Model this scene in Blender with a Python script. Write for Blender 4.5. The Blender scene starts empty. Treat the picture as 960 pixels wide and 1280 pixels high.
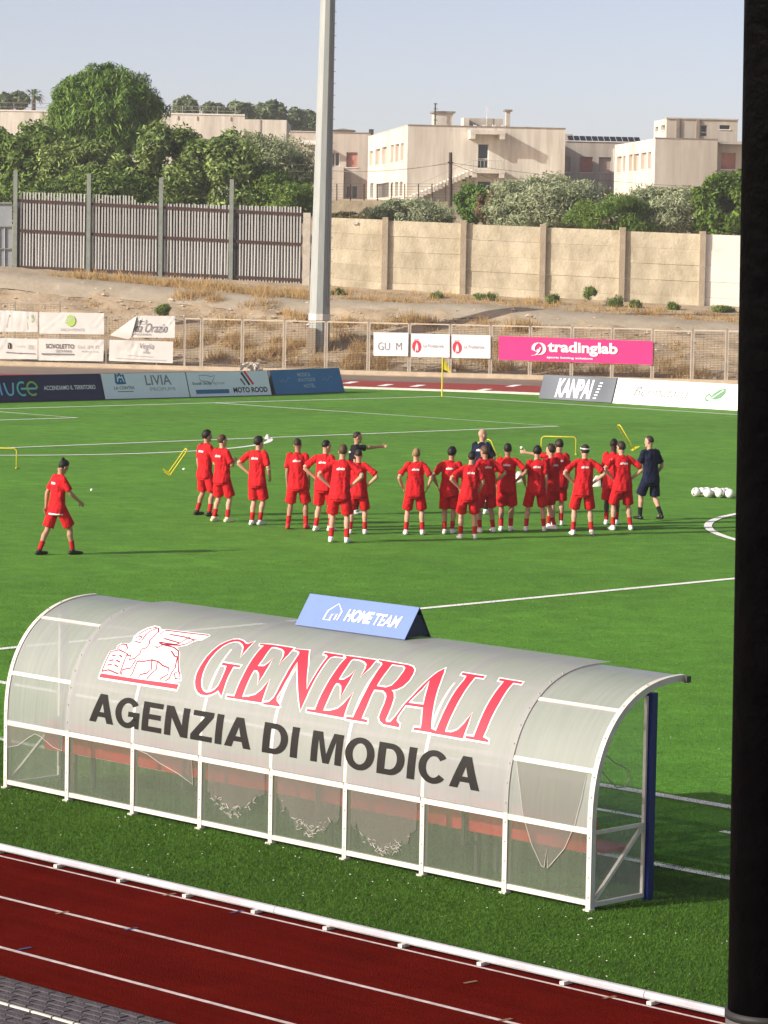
import bpy, bmesh, math, random
import numpy as np
from mathutils import Vector, Matrix, noise
from mathutils.bvhtree import BVHTree

random.seed(7)
rng = np.random.default_rng(11)
scn = bpy.context.scene
COL = scn.collection
R = math.radians

# ------------------------------------------------------------------ camera
CAM = Vector((84.963, -25.169, 5.521))
YAW, PIT, ROL, FPX = 2.34912, 0.081267, 0.018170, 3988.38
camF = Vector((math.cos(YAW) * math.cos(PIT), math.sin(YAW) * math.cos(PIT), -math.sin(PIT)))
rt = Vector((math.sin(YAW), -math.cos(YAW), 0))
up = rt.cross(camF)
camR = math.cos(ROL) * rt + math.sin(ROL) * up
camU = -math.sin(ROL) * rt + math.cos(ROL) * up
cd = bpy.data.cameras.new('camera')
cd.sensor_fit = 'HORIZONTAL'; cd.sensor_width = 36.0
cd.lens = FPX / 960 * 36.0
cd.clip_start = 0.5; cd.clip_end = 6000
cam = bpy.data.objects.new('camera', cd); COL.objects.link(cam)
M = Matrix((camR, camU, -camF)).transposed().to_4x4(); M.translation = CAM
cam.matrix_world = M
scn.camera = cam

# ------------------------------------------------------------------ light
SUN_EL = R(25.5); SUN_AZ = math.atan2(-0.944, -0.33)      # direction towards the sun
sdir = Vector((math.cos(SUN_AZ) * math.cos(SUN_EL), math.sin(SUN_AZ) * math.cos(SUN_EL), math.sin(SUN_EL)))
w = bpy.data.worlds.new('World'); scn.world = w; w.use_nodes = True
nt = w.node_tree; nt.nodes.clear()
sky = nt.nodes.new('ShaderNodeTexSky'); sky.sky_type = 'NISHITA'; sky.sun_disc = False
sky.sun_elevation = SUN_EL; sky.sun_rotation = math.pi / 2 - SUN_AZ
sky.air_density = 0.4; sky.dust_density = 1.2; sky.ozone_density = 2.0
bg = nt.nodes.new('ShaderNodeBackground'); bg.inputs['Strength'].default_value = 0.15
wo = nt.nodes.new('ShaderNodeOutputWorld')
wb = nt.nodes.new('ShaderNodeMix'); wb.data_type = 'RGBA'; wb.blend_type = 'MULTIPLY'; wb.inputs[0].default_value = 1.0
wb.inputs[7].default_value = (1.46, 1.06, 0.795, 1)         # white balance of the whole sky
nt.links.new(sky.outputs[0], wb.inputs[6]); nt.links.new(wb.outputs[2], bg.inputs[0]); nt.links.new(bg.outputs[0], wo.inputs[0])
sl = bpy.data.lights.new('sun', 'SUN'); sl.energy = 4.1; sl.angle = R(0.6); sl.color = (1.0, 0.965, 0.885)
sun = bpy.data.objects.new('sun', sl); COL.objects.link(sun)
sun.rotation_euler = sdir.to_track_quat('Z', 'Y').to_euler()
sun.location = (60, -40, 40)
scn.view_settings.view_transform = 'Standard'; scn.view_settings.look = 'None'
scn.view_settings.exposure = 0.58; scn.view_settings.gamma = 1.0
scn.render.engine = 'CYCLES'
scn.cycles.max_bounces = 8; scn.cycles.transparent_max_bounces = 24
scn.cycles.transmission_bounces = 6; scn.cycles.diffuse_bounces = 3

# ------------------------------------------------------------------ frames and helpers
O2 = Vector((CAM.x, CAM.y)); F2 = Vector((math.cos(YAW), math.sin(YAW))); R2v = Vector((math.sin(YAW), -math.cos(YAW)))
def W(l, d, z):                    # lateral / depth / height -> world
    p = O2 + F2 * d + R2v * l
    return Vector((p.x, p.y, z))
def ray(px, py):
    return camF + camR * ((px - 480) / FPX) - camU * ((py - 640) / FPX)
def LDZ(px, py, d):                # photo pixel at depth d -> lateral, depth, height
    v = ray(px, py); t = d / (v.x * F2.x + v.y * F2.y)
    return (t * (v.x * R2v.x + v.y * R2v.y), d, CAM.z + t * v.z)
def at(px, py, d):
    return W(*LDZ(px, py, d))
def gnd(px, py, z=0.0):
    v = ray(px, py); return CAM + v * ((z - CAM.z) / v.z)

def link(name, me, m=None, parent=None, loc=None):
    o = bpy.data.objects.new(name, me); COL.objects.link(o)
    if m is not None and me is not None and len(me.materials) == 0:
        for q in (m if isinstance(m, (list, tuple)) else [m]): me.materials.append(q)
    if loc is not None: o.location = loc
    if parent is not None:
        o.parent = parent
        if parent.get('_w'): o.matrix_parent_inverse = Matrix.Translation(parent.location).inverted()
    return o
def thing(name, label, cat, loc=(0, 0, 0), group=None, world=True):
    o = bpy.data.objects.new(name, None); COL.objects.link(o); o.location = loc
    o.empty_display_size = 0.2
    o['label'] = label; o['category'] = cat
    if group: o['group'] = group
    if world: o['_w'] = 1          # children are modelled in world coordinates
    return o
def tag(o, label, cat, group=None):
    o['label'] = label; o['category'] = cat
    if group: o['group'] = group
    return o
def structure(o): o['kind'] = 'structure'; return o
def stuff(o): o['kind'] = 'stuff'; return o
def mesh(name, verts, faces, smooth=False):
    me = bpy.data.meshes.new(name); me.from_pydata([tuple(v) for v in verts], [], faces); me.validate(); me.update()
    if smooth: me.polygons.foreach_set('use_smooth', [True] * len(me.polygons))
    return me
def bmesh_mesh(name, bm, smooth=False):
    bm.normal_update(); me = bpy.data.meshes.new(name); bm.to_mesh(me); bm.free()
    if smooth: me.polygons.foreach_set('use_smooth', [True] * len(me.polygons))
    return me
BOXF = [(0, 3, 2, 1), (4, 5, 6, 7), (0, 1, 5, 4), (1, 2, 6, 5), (2, 3, 7, 6), (3, 0, 4, 7)]
class MB:
    def __init__(s): s.v = []; s.f = []
    def add(s, vs, fs):
        n = len(s.v); s.v += [tuple(v) for v in vs]; s.f += [tuple(i + n for i in f) for f in fs]; return s
    def hexa(s, p): return s.add(p, BOXF)      # 4 bottom + 4 top
    def box(s, c, h, ax=None):
        ax = ax or (Vector((1, 0, 0)), Vector((0, 1, 0)), Vector((0, 0, 1)))
        c = Vector(c); a, b, e = ax[0] * h[0], ax[1] * h[1], ax[2] * h[2]
        return s.hexa([c - a - b - e, c + a - b - e, c + a + b - e, c - a + b - e, c - a - b + e, c + a - b + e, c + a + b + e, c - a + b + e])
    def bar(s, p, q, wd, th=None, ref=Vector((0, 0, 1))):     # square bar from p to q
        p, q = Vector(p), Vector(q); t = (q - p).normalized(); th = th or wd
        if abs(t.dot(ref)) > .98: ref = Vector((1, 0, 0)) if abs(t.x) < .9 else Vector((0, 1, 0))
        a = t.cross(ref).normalized() * wd / 2; b = a.cross(t).normalized() * th / 2
        return s.hexa([p - a - b, p + a - b, p + a + b, p - a + b, q - a - b, q + a - b, q + a + b, q - a + b])
    def tube(s, pts, rad, n=8, caps=True):
        pts = [Vector(p) for p in pts]; base = len(s.v); rr = rad if isinstance(rad, (list, tuple)) else [rad] * len(pts)
        a = None
        for i, p in enumerate(pts):
            t = (pts[min(i + 1, len(pts) - 1)] - pts[max(i - 1, 0)]).normalized()
            if a is None: a = t.orthogonal().normalized()
            a = (a - t * a.dot(t)).normalized(); b = t.cross(a)
            for k in range(n):
                an = 2 * math.pi * k / n; s.v.append(tuple(p + (a * math.cos(an) + b * math.sin(an)) * rr[i]))
        for i in range(len(pts) - 1):
            for k in range(n):
                k2 = (k + 1) % n; s.f.append((base + i * n + k, base + i * n + k2, base + (i + 1) * n + k2, base + (i + 1) * n + k))
        if caps:
            s.f.append(tuple(base + k for k in range(n))[::-1]); e = base + (len(pts) - 1) * n
            s.f.append(tuple(e + k for k in range(n)))
        return s
    def build(s, name, m, parent=None, loc=None, smooth=False):
        return link(name, mesh(name, s.v, s.f, smooth), m, parent, loc)

# ------------------------------------------------------------------ materials
def mat(name, col, rough=0.7, var=0.0, scale=3.0, col2=None, bump=0.0, bscale=None, spec=0.3, metal=0.0, stretch=None,
        island=0.0, trans=0.0, sheen=0.0, detail=5.0, stain=0.0, stain_scale=(1.1, 1.1, .10)):
    m = bpy.data.materials.new(name); m.use_nodes = True; t = m.node_tree; N = t.nodes; L = t.links
    b = N['Principled BSDF']; b.inputs['Roughness'].default_value = rough; b.inputs['Metallic'].default_value = metal
    b.inputs['Specular IOR Level'].default_value = spec
    if sheen:
        b.inputs['Sheen Weight'].default_value = sheen; b.inputs['Sheen Tint'].default_value = (.75, 1, .35, 1)
    c = tuple(col) + (1,)
    src = None
    tc = N.new('ShaderNodeTexCoord'); mp = N.new('ShaderNodeMapping'); L.new(tc.outputs['Object'], mp.inputs[0])
    if stretch: mp.inputs['Scale'].default_value = stretch
    if var or col2:
        n = N.new('ShaderNodeTexNoise'); n.inputs['Scale'].default_value = scale; n.inputs['Detail'].default_value = detail
        n.inputs['Roughness'].default_value = 0.65
        L.new(mp.outputs[0], n.inputs['Vector'])
        cr = N.new('ShaderNodeValToRGB'); cr.color_ramp.elements[0].position = 0.32; cr.color_ramp.elements[1].position = 0.68
        c2 = tuple(col2) + (1,) if col2 else tuple(x * (1 - var) for x in col) + (1,)
        c1 = c if col2 else tuple(min(1, x * (1 + var * .6)) for x in col) + (1,)
        cr.color_ramp.elements[0].color = c2; cr.color_ramp.elements[1].color = c1
        L.new(n.outputs[0], cr.inputs[0]); src = cr.outputs[0]
    else:
        rg = N.new('ShaderNodeRGB'); rg.outputs[0].default_value = c; src = rg.outputs[0]
    if stain:                      # rain streaks and grime of their own shape
        ms = N.new('ShaderNodeMapping'); ms.inputs['Scale'].default_value = stain_scale; L.new(tc.outputs['Object'], ms.inputs[0])
        ns_ = N.new('ShaderNodeTexNoise'); ns_.inputs['Scale'].default_value = 1.0; ns_.inputs['Detail'].default_value = 9; ns_.inputs['Roughness'].default_value = .7; L.new(ms.outputs[0], ns_.inputs['Vector'])
        rs = N.new('ShaderNodeValToRGB'); rs.color_ramp.elements[0].position = .36; rs.color_ramp.elements[1].position = .60
        rs.color_ramp.elements[0].color = (1 - stain, 1 - stain * 1.05, 1 - stain * 1.12, 1); rs.color_ramp.elements[1].color = (1, 1, 1, 1); L.new(ns_.outputs[0], rs.inputs[0])
        mm_ = N.new('ShaderNodeMix'); mm_.data_type = 'RGBA'; mm_.blend_type = 'MULTIPLY'; mm_.inputs[0].default_value = 1.0
        L.new(src, mm_.inputs[6]); L.new(rs.outputs[0], mm_.inputs[7]); src = mm_.outputs[2]
    if island:
        g = N.new('ShaderNodeNewGeometry'); h = N.new('ShaderNodeHueSaturation')
        mr = N.new('ShaderNodeMapRange'); mr.inputs[3].default_value = 1 - island; mr.inputs[4].default_value = 1 + island
        L.new(g.outputs['Random Per Island'], mr.inputs[0]); L.new(mr.outputs[0], h.inputs['Value']); L.new(src, h.inputs['Color']); src = h.outputs[0]
    L.new(src, b.inputs['Base Color'])
    if bump:
        n2 = N.new('ShaderNodeTexNoise'); n2.inputs['Scale'].default_value = bscale or scale * 6; n2.inputs['Detail'].default_value = 6
        L.new(mp.outputs[0], n2.inputs['Vector'])
        bp = N.new('ShaderNodeBump'); bp.inputs['Strength'].default_value = bump; bp.inputs['Distance'].default_value = 0.05
        L.new(n2.outputs[0], bp.inputs['Height']); L.new(bp.outputs[0], b.inputs['Normal'])
    if trans:
        tr = N.new('ShaderNodeBsdfTranslucent'); mx = N.new('ShaderNodeMixShader'); mx.inputs[0].default_value = trans
        L.new(src, tr.inputs[0]); L.new(b.outputs[0], mx.inputs[1]); L.new(tr.outputs[0], mx.inputs[2])
        L.new(mx.outputs[0], N['Material Output'].inputs[0])
    return m
def sheet_mat(name, col, alpha, streak=0.12, rough=0.35, sx=26.0, transl=0.35, blotch=0.0, spec=.5):
    """translucent plastic: part clear, part diffusing"""
    m = bpy.data.materials.new(name); m.use_nodes = True; t = m.node_tree; N = t.nodes; L = t.links; N.remove(N['Principled BSDF'])
    b = N.new('ShaderNodeBsdfPrincipled'); b.inputs['Base Color'].default_value = tuple(col) + (1,); b.inputs['Roughness'].default_value = rough
    b.inputs['Specular IOR Level'].default_value = spec
    tr = N.new('ShaderNodeBsdfTranslucent'); tr.inputs[0].default_value = tuple(col) + (1,)
    m1 = N.new('ShaderNodeMixShader'); m1.inputs[0].default_value = transl; L.new(b.outputs[0], m1.inputs[1]); L.new(tr.outputs[0], m1.inputs[2])
    cl = N.new('ShaderNodeBsdfTransparent'); cl.inputs[0].default_value = (.93, .95, .94, 1)
    m2 = N.new('ShaderNodeMixShader'); L.new(cl.outputs[0], m2.inputs[1]); L.new(m1.outputs[0], m2.inputs[2])
    tc = N.new('ShaderNodeTexCoord'); mp = N.new('ShaderNodeMapping'); mp.inputs['Scale'].default_value = (sx, 1.2, 1.2)
    L.new(tc.outputs['Object'], mp.inputs[0])
    n = N.new('ShaderNodeTexNoise'); n.inputs['Scale'].default_value = 1.0; n.inputs['Detail'].default_value = 5; L.new(mp.outputs[0], n.inputs['Vector'])
    nb = N.new('ShaderNodeTexNoise'); nb.inputs['Scale'].default_value = 2.2; nb.inputs['Detail'].default_value = 6; L.new(tc.outputs['Object'], nb.inputs['Vector'])
    a1 = N.new('ShaderNodeMath'); a1.operation = 'MULTIPLY_ADD'; a1.inputs[1].default_value = streak * 2; a1.inputs[2].default_value = alpha - streak
    L.new(n.outputs[0], a1.inputs[0])
    a2 = N.new('ShaderNodeMath'); a2.operation = 'MULTIPLY_ADD'; a2.inputs[1].default_value = blotch * 2; L.new(nb.outputs[0], a2.inputs[0])
    a3 = N.new('ShaderNodeMath'); a3.operation = 'SUBTRACT'; L.new(a1.outputs[0], a3.inputs[0]); a3.inputs[1].default_value = blotch
    L.new(a3.outputs[0], a2.inputs[2]); a2.use_clamp = True
    L.new(a2.outputs[0], m2.inputs[0]); L.new(m2.outputs[0], N['Material Output'].inputs[0])
    return m

MT = {}
MT['white'] = mat('white_paint', (.60, .57, .51), .5, .16, 6)
MT['white_print'] = mat('white_print', (.80, .80, .80), .6)
MT['line'] = mat('line_paint', (.86, .87, .82), .8, .10, 6)
MT['lane'] = mat('lane_paint', (.60, .50, .48), .85, .38, 9)
MT['alu'] = mat('aluminium', (.42, .41, .45), .5, .2, 3, spec=.4)
MT['blue_post'] = mat('blue_paint', (.007, .016, .125), .4)
MT['red_print'] = mat('red_print', (.72, .035, .06), .5)
MT['darkred_print'] = mat('dark_red_print', (.24, .012, .03), .5)
MT['black_print'] = mat('black_print', (.014, .0135, .013), .55, .2, 20, spec=.15)
MT['column'] = mat('shaded_black_steel', (.0007, .0007, .0010), .6, col2=(.0022, .0022, .0026), scale=9, spec=.05, detail=10, bump=.25, bscale=30)  # black steel with the shade of the stand roof put into its colour
MT['grey_print'] = mat('grey_print', (.17, .17, .18), .7)
MT['pale_print'] = mat('pale_print', (.34, .34, .35), .7)
MT['yellow'] = mat('yellow_plastic', (.66, .55, .03), .45)
MT['concrete'] = mat('concrete', (.42, .36, .27), .9, col2=(.33, .27, .19), scale=1.4, bump=.4, bscale=14)
MT['mast'] = mat('mast_paint', (.32, .35, .335), .5, .12, 2.5, stretch=(3, 3, .3))
MT['rust'] = mat('rusty_steel', (.06, .032, .026), .8, .4, 6)
MT['rope'] = mat('dark_cable', (.05, .05, .05), .7)
# ================================================================== SETTING: pitch, track, terrain
def turf_mat(name, c1, c2, sheen):
    m = mat(name, c1, .85, col2=c2, scale=.35, bump=.8, bscale=70, spec=.12, sheen=sheen, detail=9)
    t = m.node_tree; N = t.nodes; L = t.links
    b = N['Principled BSDF']; src = b.inputs['Base Color'].links[0].from_socket
    n = N.new('ShaderNodeTexNoise'); n.inputs['Scale'].default_value = 17; n.inputs['Detail'].default_value = 8; n.inputs['Roughness'].default_value = .75
    tc = [q for q in N if q.type == 'TEX_COORD'][0]; L.new(tc.outputs['Object'], n.inputs['Vector'])
    h = N.new('ShaderNodeHueSaturation'); mr = N.new('ShaderNodeMapRange'); mr.inputs[1].default_value = .3; mr.inputs[2].default_value = .7
    mr.inputs[3].default_value = .52; mr.inputs[4].default_value = 1.45
    L.new(n.outputs[0], mr.inputs[0])
    # woven rolls four metres wide, each a slightly different shade, and scuffed streaks
    sx = N.new('ShaderNodeSeparateXYZ'); L.new(tc.outputs['Object'], sx.inputs[0])
    dv = N.new('ShaderNodeMath'); dv.operation = 'DIVIDE'; dv.inputs[1].default_value = 4.0; L.new(sx.outputs[0], dv.inputs[0])
    fl0 = N.new('ShaderNodeMath'); fl0.operation = 'FLOOR'; L.new(dv.outputs[0], fl0.inputs[0])
    wn = N.new('ShaderNodeTexWhiteNoise'); wn.noise_dimensions = '1D'; L.new(fl0.outputs[0], wn.inputs['W'])
    mb = N.new('ShaderNodeMapRange'); mb.inputs[3].default_value = .92; mb.inputs[4].default_value = 1.07; L.new(wn.outputs['Value'], mb.inputs[0])
    n3 = N.new('ShaderNodeTexNoise'); n3.inputs['Scale'].default_value = 1.6; n3.inputs['Detail'].default_value = 9; n3.inputs['Roughness'].default_value = .7; n3.inputs['Distortion'].default_value = .6; L.new(tc.outputs['Object'], n3.inputs['Vector'])
    m3_ = N.new('ShaderNodeMapRange'); m3_.inputs[1].default_value = .3; m3_.inputs[2].default_value = .7; m3_.inputs[3].default_value = .74; m3_.inputs[4].default_value = 1.28; L.new(n3.outputs[0], m3_.inputs[0])
    k1 = N.new('ShaderNodeMath'); k1.operation = 'MULTIPLY'; L.new(mr.outputs[0], k1.inputs[0]); L.new(mb.outputs[0], k1.inputs[1])
    k2 = N.new('ShaderNodeMath'); k2.operation = 'MULTIPLY'; L.new(k1.outputs[0], k2.inputs[0]); L.new(m3_.outputs[0], k2.inputs[1])
    L.new(k2.outputs[0], h.inputs['Value']); L.new(src, h.inputs['Color']); L.new(h.outputs[0], b.inputs['Base Color'])
    return m
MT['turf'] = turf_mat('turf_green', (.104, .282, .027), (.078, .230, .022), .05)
MT['runoff'] = turf_mat('dimmed_runoff_turf', (.054, .130, .011), (.041, .104, .009), .03)  # view angle dimming of the strip is put into this darker green
MT['track'] = mat('red_track', (.118, .0066, .0036), .95, .22, .9, bump=.5, bscale=120, spec=.0, detail=8, stain=.22, stain_scale=(.35, 5, 1))
MT['trackfar'] = mat('red_track_hazed', (.30, .052, .042), .85, .18, .6, spec=.15)  # paler red puts grazing light and haze into the far bend's colour
MT['asphalt'] = mat('worn_asphalt', (.20, .155, .12), .9, .25, .5, bump=.3)
MT['joint'] = mat('paver_joint', (.035, .03, .032), .95)
MT['paver'] = mat('paver_grey', (.078, .068, .076), .9, .25, 9, island=.12, bump=.4)
MT['earth'] = mat('dry_earth', (.455, .37, .255), .95, col2=(.30, .225, .14), scale=.8, bump=1.0, bscale=3.0, detail=10)

WID, LH = 64.076, 50.744           # pitch width, half length

def flat(name, pts, z, m, kind='structure', parent=None):
    me = mesh(name, [(p[0], p[1], z) for p in pts], [tuple(range(len(pts)))])
    if me.polygons[0].normal.z < 0: me.flip_normals()
    o = link(name, me, m, parent)
    if kind: o['kind'] = kind
    return o
def strip(name, pts, wd, z, m, parent=None):
    vs = []; n = len(pts)
    for i, p in enumerate(pts):
        a = Vector(pts[max(i - 1, 0)]); b = Vector(pts[min(i + 1, n - 1)]); t = (b - a).normalized(); nn = Vector((-t.y, t.x)) * wd / 2
        p = Vector(p); vs += [(p.x + nn.x, p.y + nn.y, z), (p.x - nn.x, p.y - nn.y, z)]
    fs = [(2 * i, 2 * i + 1, 2 * i + 3, 2 * i + 2) for i in range(n - 1)]
    me = mesh(name, vs, fs)
    if me.polygons[0].normal.z < 0: me.flip_normals()
    o = link(name, me, m, parent); o['kind'] = 'structure'; return o

# ground sheet under everything, to the horizon
flat('ground', [(-5000, -5000), (5000, -5000), (5000, 5000), (-5000, 5000)], -.03, MT['earth'])
# stadium floor: asphalt under the track bend
flat('stadium_floor', [(-60, -60), (160, -60), (160, 100), (-60, 100)], -.02, MT['asphalt'])
# turf: inside of the kerb (straights at Y=-7.1 and 71.2, bend round X=13.5)
KR, KX = 39.17, 13.5
inner = [(120, -7.0)] + [(KX + KR * math.cos(a), 32.04 + KR * math.sin(a)) for a in np.linspace(-math.pi / 2, -math.pi * 1.5, 64)] + [(120, 71.2)]
flat('turf', inner, 0.0, MT['turf'])
flat('dimmed_runoff_turf', [(30, -7.0), (110, -7.0), (110, -2.98), (30, -2.98)], .004, MT['runoff'])
# far bend of the running track
def ringpts(r0, a0, a1, n, extra=0):
    return [(KX + (r0 + extra * (k / (n - 1))) * math.cos(a), 32.04 + (r0 + extra * (k / (n - 1))) * math.sin(a)) for k, a in enumerate(np.linspace(a0, a1, n))]
ri = [(110, 71.26)] + ringpts(KR + .06, math.pi / 2, math.pi * 1.5, 60)
ro = [(110, 79.6)] + ringpts(KR + 8.6, math.pi / 2, math.pi * 1.5, 60, -1.6)
vs = [(x, y, -.012) for x, y in ri] + [(x, y, -.012) for x, y in ro]; n = len(ri)
me = mesh('running_track_bend', vs, [(i, i + 1, n + i + 1, n + i) for i in range(n - 1)])
if me.polygons[0].normal.z < 0: me.flip_normals()
structure(link('running_track_bend', me, MT['trackfar']))
kb = MB()
for i in range(n - 1):
    a, b = ri[i], ri[i + 1]
    kb.bar((a[0], a[1], .03), (b[0], b[1], .03), .16, .10)
structure(kb.build('track_kerb', MT['white']))
for px, py in [(438, 477.8), (482, 481.0), (522, 481.8), (605, 486.8), (642, 481.8), (690, 486)]:
    p = gnd(px - 6, py + 1.3); q = gnd(px + 6, py - 1.0)
    strip('lane_marking', [(p.x, p.y), (q.x, q.y)], .35, -.006, MT['line'])
# home straight next to the stand
flat('running_track', [(30, -10.18), (110, -10.18), (110, -7.05), (30, -7.05)], -.004, MT['track'])
for y in (-8.36, -9.58):
    strip('lane_line', [(30, y), (110, y)], .05, 0, MT['lane'])
strip('lane_line', [(30, -7.215), (110, -7.215)], .035, 0, MT['lane'])
for i, (px, py, c) in enumerate([(31, 1186, 'b'), (164, 1161.5, 'b'), (78, 1141, 't'), (632, 1275, 't'), (296, 1140, 'b'), (212, 1118.5, 't'), (762, 1247, 't'), (588, 1228, 't')]):
    p = gnd(px - 8, py + 1.5); q = gnd(px + 8, py - 1.5)
    strip('lane_marking', [(p.x, p.y), (q.x, q.y)], .035, .004, mat('tape_' + ('blue' if c == 'b' else 'tan'), (.05, .05, .14) if c == 'b' else (.24, .12, .06), .8))

# pitch markings
LW = .165
strip('touch_line', [(0, 0), (105, 0)], LW, .008, MT['line'])
strip('far_touch_line', [(0, WID), (105, WID)], LW, .008, MT['line'])
strip('goal_line', [(0, .06), (0, WID - .06)], LW, .008, MT['line'])
strip('halfway_line', [(LH, .06), (LH, WID - .06)], LW, .0081, MT['line'])
strip('technical_line', [(30, -2.925), (100, -2.925)], LW, .0125, MT['line'])
for x0 in (61.2, 62.75, 64.25, 65.93, 67.5):
    strip('technical_dash', [(x0, -1.14), (x0 + .78, -1.14)], .10, .008, MT['line'])
hw = WID / 2
for nm, dep, half in (('penalty_area', 16.5, 20.16), ('goal_area', 5.5, 9.16)):
    strip(nm, [(.06, hw + half), (dep, hw + half), (dep, hw - half), (.06, hw - half)], LW, .008, MT['line'])
aa = math.acos(5.5 / 9.15)
strip('penalty_arc', [(11 + 9.15 * math.cos(a), hw + 9.15 * math.sin(a)) for a in np.linspace(-aa + .01, aa - .01, 40)], LW, .008, MT['line'])
strip('centre_circle', [(LH + 9.15 * math.cos(a), hw + 9.15 * math.sin(a)) for a in np.linspace(0, 2 * math.pi, 97)], LW, .0122, MT['line'])

# paving beside the track: single blocks
pv = flat('paving', [(55, -16), (72, -16), (72, -10.20), (55, -10.20)], -.012, MT['joint'])
pme = None; cnt = 0
for row in range(14):
    yc = -10.245 - row * .093
    if -10.78 < yc < -10.70: continue
    x = 62.4 + (row % 2) * .1 + random.uniform(-.02, .02)
    while x < 69.2 and cnt < 300:
        q = W(0, 0, 0); v = Vector((x, yc, 0)) - CAM
        z_ = v.dot(camF); pxx = 480 + FPX * v.dot(camR) / z_; pyy = 640 - FPX * v.dot(camU) / z_
        if -25 < pxx < 260 and pyy < 1300:
            if pme is None: pme = mesh('brick', MB().hexa([(-.094, -.0415, -.012), (.094, -.0415, -.012), (.094, .0415, -.012), (-.094, .0415, -.012), (-.09, -.038, 0), (.09, -.038, 0), (.09, .038, 0), (-.09, .038, 0)]).v, BOXF)
            b = link('brick', pme, MT['paver'], pv, (x, yc, random.uniform(-.003, .003) + .001)); b.rotation_euler = (0, 0, random.uniform(-.012, .012)); cnt += 1
        x += .2
for k in range(16):
    x = 65.4 + k * .245
    b = MB().box((x, -10.735, -.002), (.112, .011, .008)).build('edging_strip', MT['white'], pv)

# ---------------------------------------------------------------- rail of the track (inner kerb rail)
rail = thing('kerb_rail', 'low white aluminium kerb rail on small feet along the red track', 'rail', (66, -7.13, 0))
prof_r = [(-.022, .028), (-.03, .04), (-.03, .062), (-.018, .078), (.004, .082), (.024, .074), (.032, .055), (.032, .036)]
x0 = 50.0
ys = [-7.12 + q[0] * 1.1 for q in prof_r]; zs = [.028 + (q[1] - .028) * 1.1 for q in prof_r]
while x0 < 82:
    m_ = MB(); n = len(prof_r)
    xa, xb = x0 + .003, x0 + 3.997
    vs = [(xa, ys[k], zs[k]) for k in range(n)] + [(xb, ys[k], zs[k]) for k in range(n)]
    m_.add(vs, [(k, (k + 1) % n, n + (k + 1) % n, n + k) for k in range(n)] + [tuple(range(n))[::-1], tuple(n + k for k in range(n))])
    m_.build('rail_tube', MT['alu'], rail); x0 += 4
fm = mesh('foot', MB().box((0, -.02, .013), (.022, .048, .013)).v, BOXF)
for x in np.arange(50.3, 81, .86): link('foot', fm, MT['white'], rail, (x, -7.12, 0))

# ---------------------------------------------------------------- bank and terrain behind the fence
def fence_d(l): return 143.6 - .217 * l
PXS = [-400, -60, 0, 200, 380, 600, 860, 1000, 1400]
ZC = [4.6, 4.2, 4.07, 3.47, 2.98, 2.93, 2.37, 2.2, 2.0]
ZB = [5.0, 4.45, 4.33, 3.98, 3.80, 3.45, 3.16, 3.0, 2.8]
def zrow(l, tab): return float(np.interp(480 + l * FPX / 158, PXS, tab))
def wall_d(l): return 165.5 - .10 * l
def terrain_z(l, d):
    df = fence_d(l); dc = df + 11.5; dw = wall_d(l) + 1.5
    zc, zb = zrow(l, ZC), zrow(l, ZB)
    xs = [df - .6, df + .3, df + 2.0, df + 5, dc - 1.2, dc, dw - 5, dw - 1, dw + 3, 200, 246, 300, 420, 700]
    z = [-.03, .10, .32, zc * .36 + .1, zc * .93, zc, zc * .35 + zb * .65, zb, zb + .15, 6.9, 9.6, 10.3, 12, 13]
    return float(np.interp(d, xs, z))
ls = np.concatenate([np.linspace(-60, -24, 13), np.linspace(-23.5, 22, 130), np.linspace(24, 60, 13)])
fr = np.concatenate([np.linspace(-.6, 24, 70), np.array([27, 32, 40, 50, 60, 75, 95, 120, 160, 220, 320, 450, 560])])
vs = []; nl = len(ls)
for f_ in fr:
    for l in ls:
        d = fence_d(0) + f_ + (fence_d(l) - fence_d(0)) * max(0, 1 - f_ / 40)
        z = terrain_z(l, d)
        if .5 < f_ < 23:
            nz = noise.fractal(Vector((l * .55, d * .55, 3.0)), 1.0, 2.0, 5)
            z += nz * .20 * min(1, f_ / 3) * (1.0 if f_ < 11 else .35)
        lx = l * (1 if f_ < 60 else 1 + (f_ - 60) / 200)
        vs.append(W(lx, d, z))
fs = [(i * nl + k, i * nl + k + 1, (i + 1) * nl + k + 1, (i + 1) * nl + k) for i in range(len(fr) - 1) for k in range(nl - 1)]
me = mesh('earth_bank', vs, fs, True)
if me.polygons[0].normal.z < 0: me.flip_normals()
structure(link('earth_bank', me, MT['earth']))
# concrete capping along the crest
MT['cap'] = mat('grey_screed', (.42, .365, .275), .95, col2=(.31, .26, .185), scale=.7, bump=.5, bscale=6)
vs = []; lsx = np.linspace(-25, 24, 120)
for l in lsx:
    dc = fence_d(l) + 11.5; zc = terrain_z(l, dc)
    j = noise.noise(Vector((l * .35, 0, 9))) * .35
    vs += [W(l, dc - 2.2 + j, terrain_z(l, dc - 2.2 + j) - .02), W(l, dc - 1.3 + j * .5, terrain_z(l, dc - 1.3) + .10), W(l, dc - .1, zc + .16 + j * .1), W(l, dc + .5, zc + .02)]
fs = [(4 * i + k, 4 * i + k + 1, 4 * i + k + 5, 4 * i + k + 4) for i in range(len(lsx) - 1) for k in range(3)]
me = mesh('concrete_ledge', vs, fs, True)
if me.polygons[len(me.polygons) // 2].normal.z < 0: me.flip_normals()
structure(link('concrete_ledge', me, MT['cap']))
# low kerb below the fence
km = MB()
for l in np.arange(-26, 20, 2.0):
    km.bar(W(l, fence_d(l) - .10, .09), W(l + 2, fence_d(l + 2) - .10, .09), .34, .20)
structure(km.build('fence_kerb', mat('pale_kerb', (.46, .38, .27), .9, .2, 2)))
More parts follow.
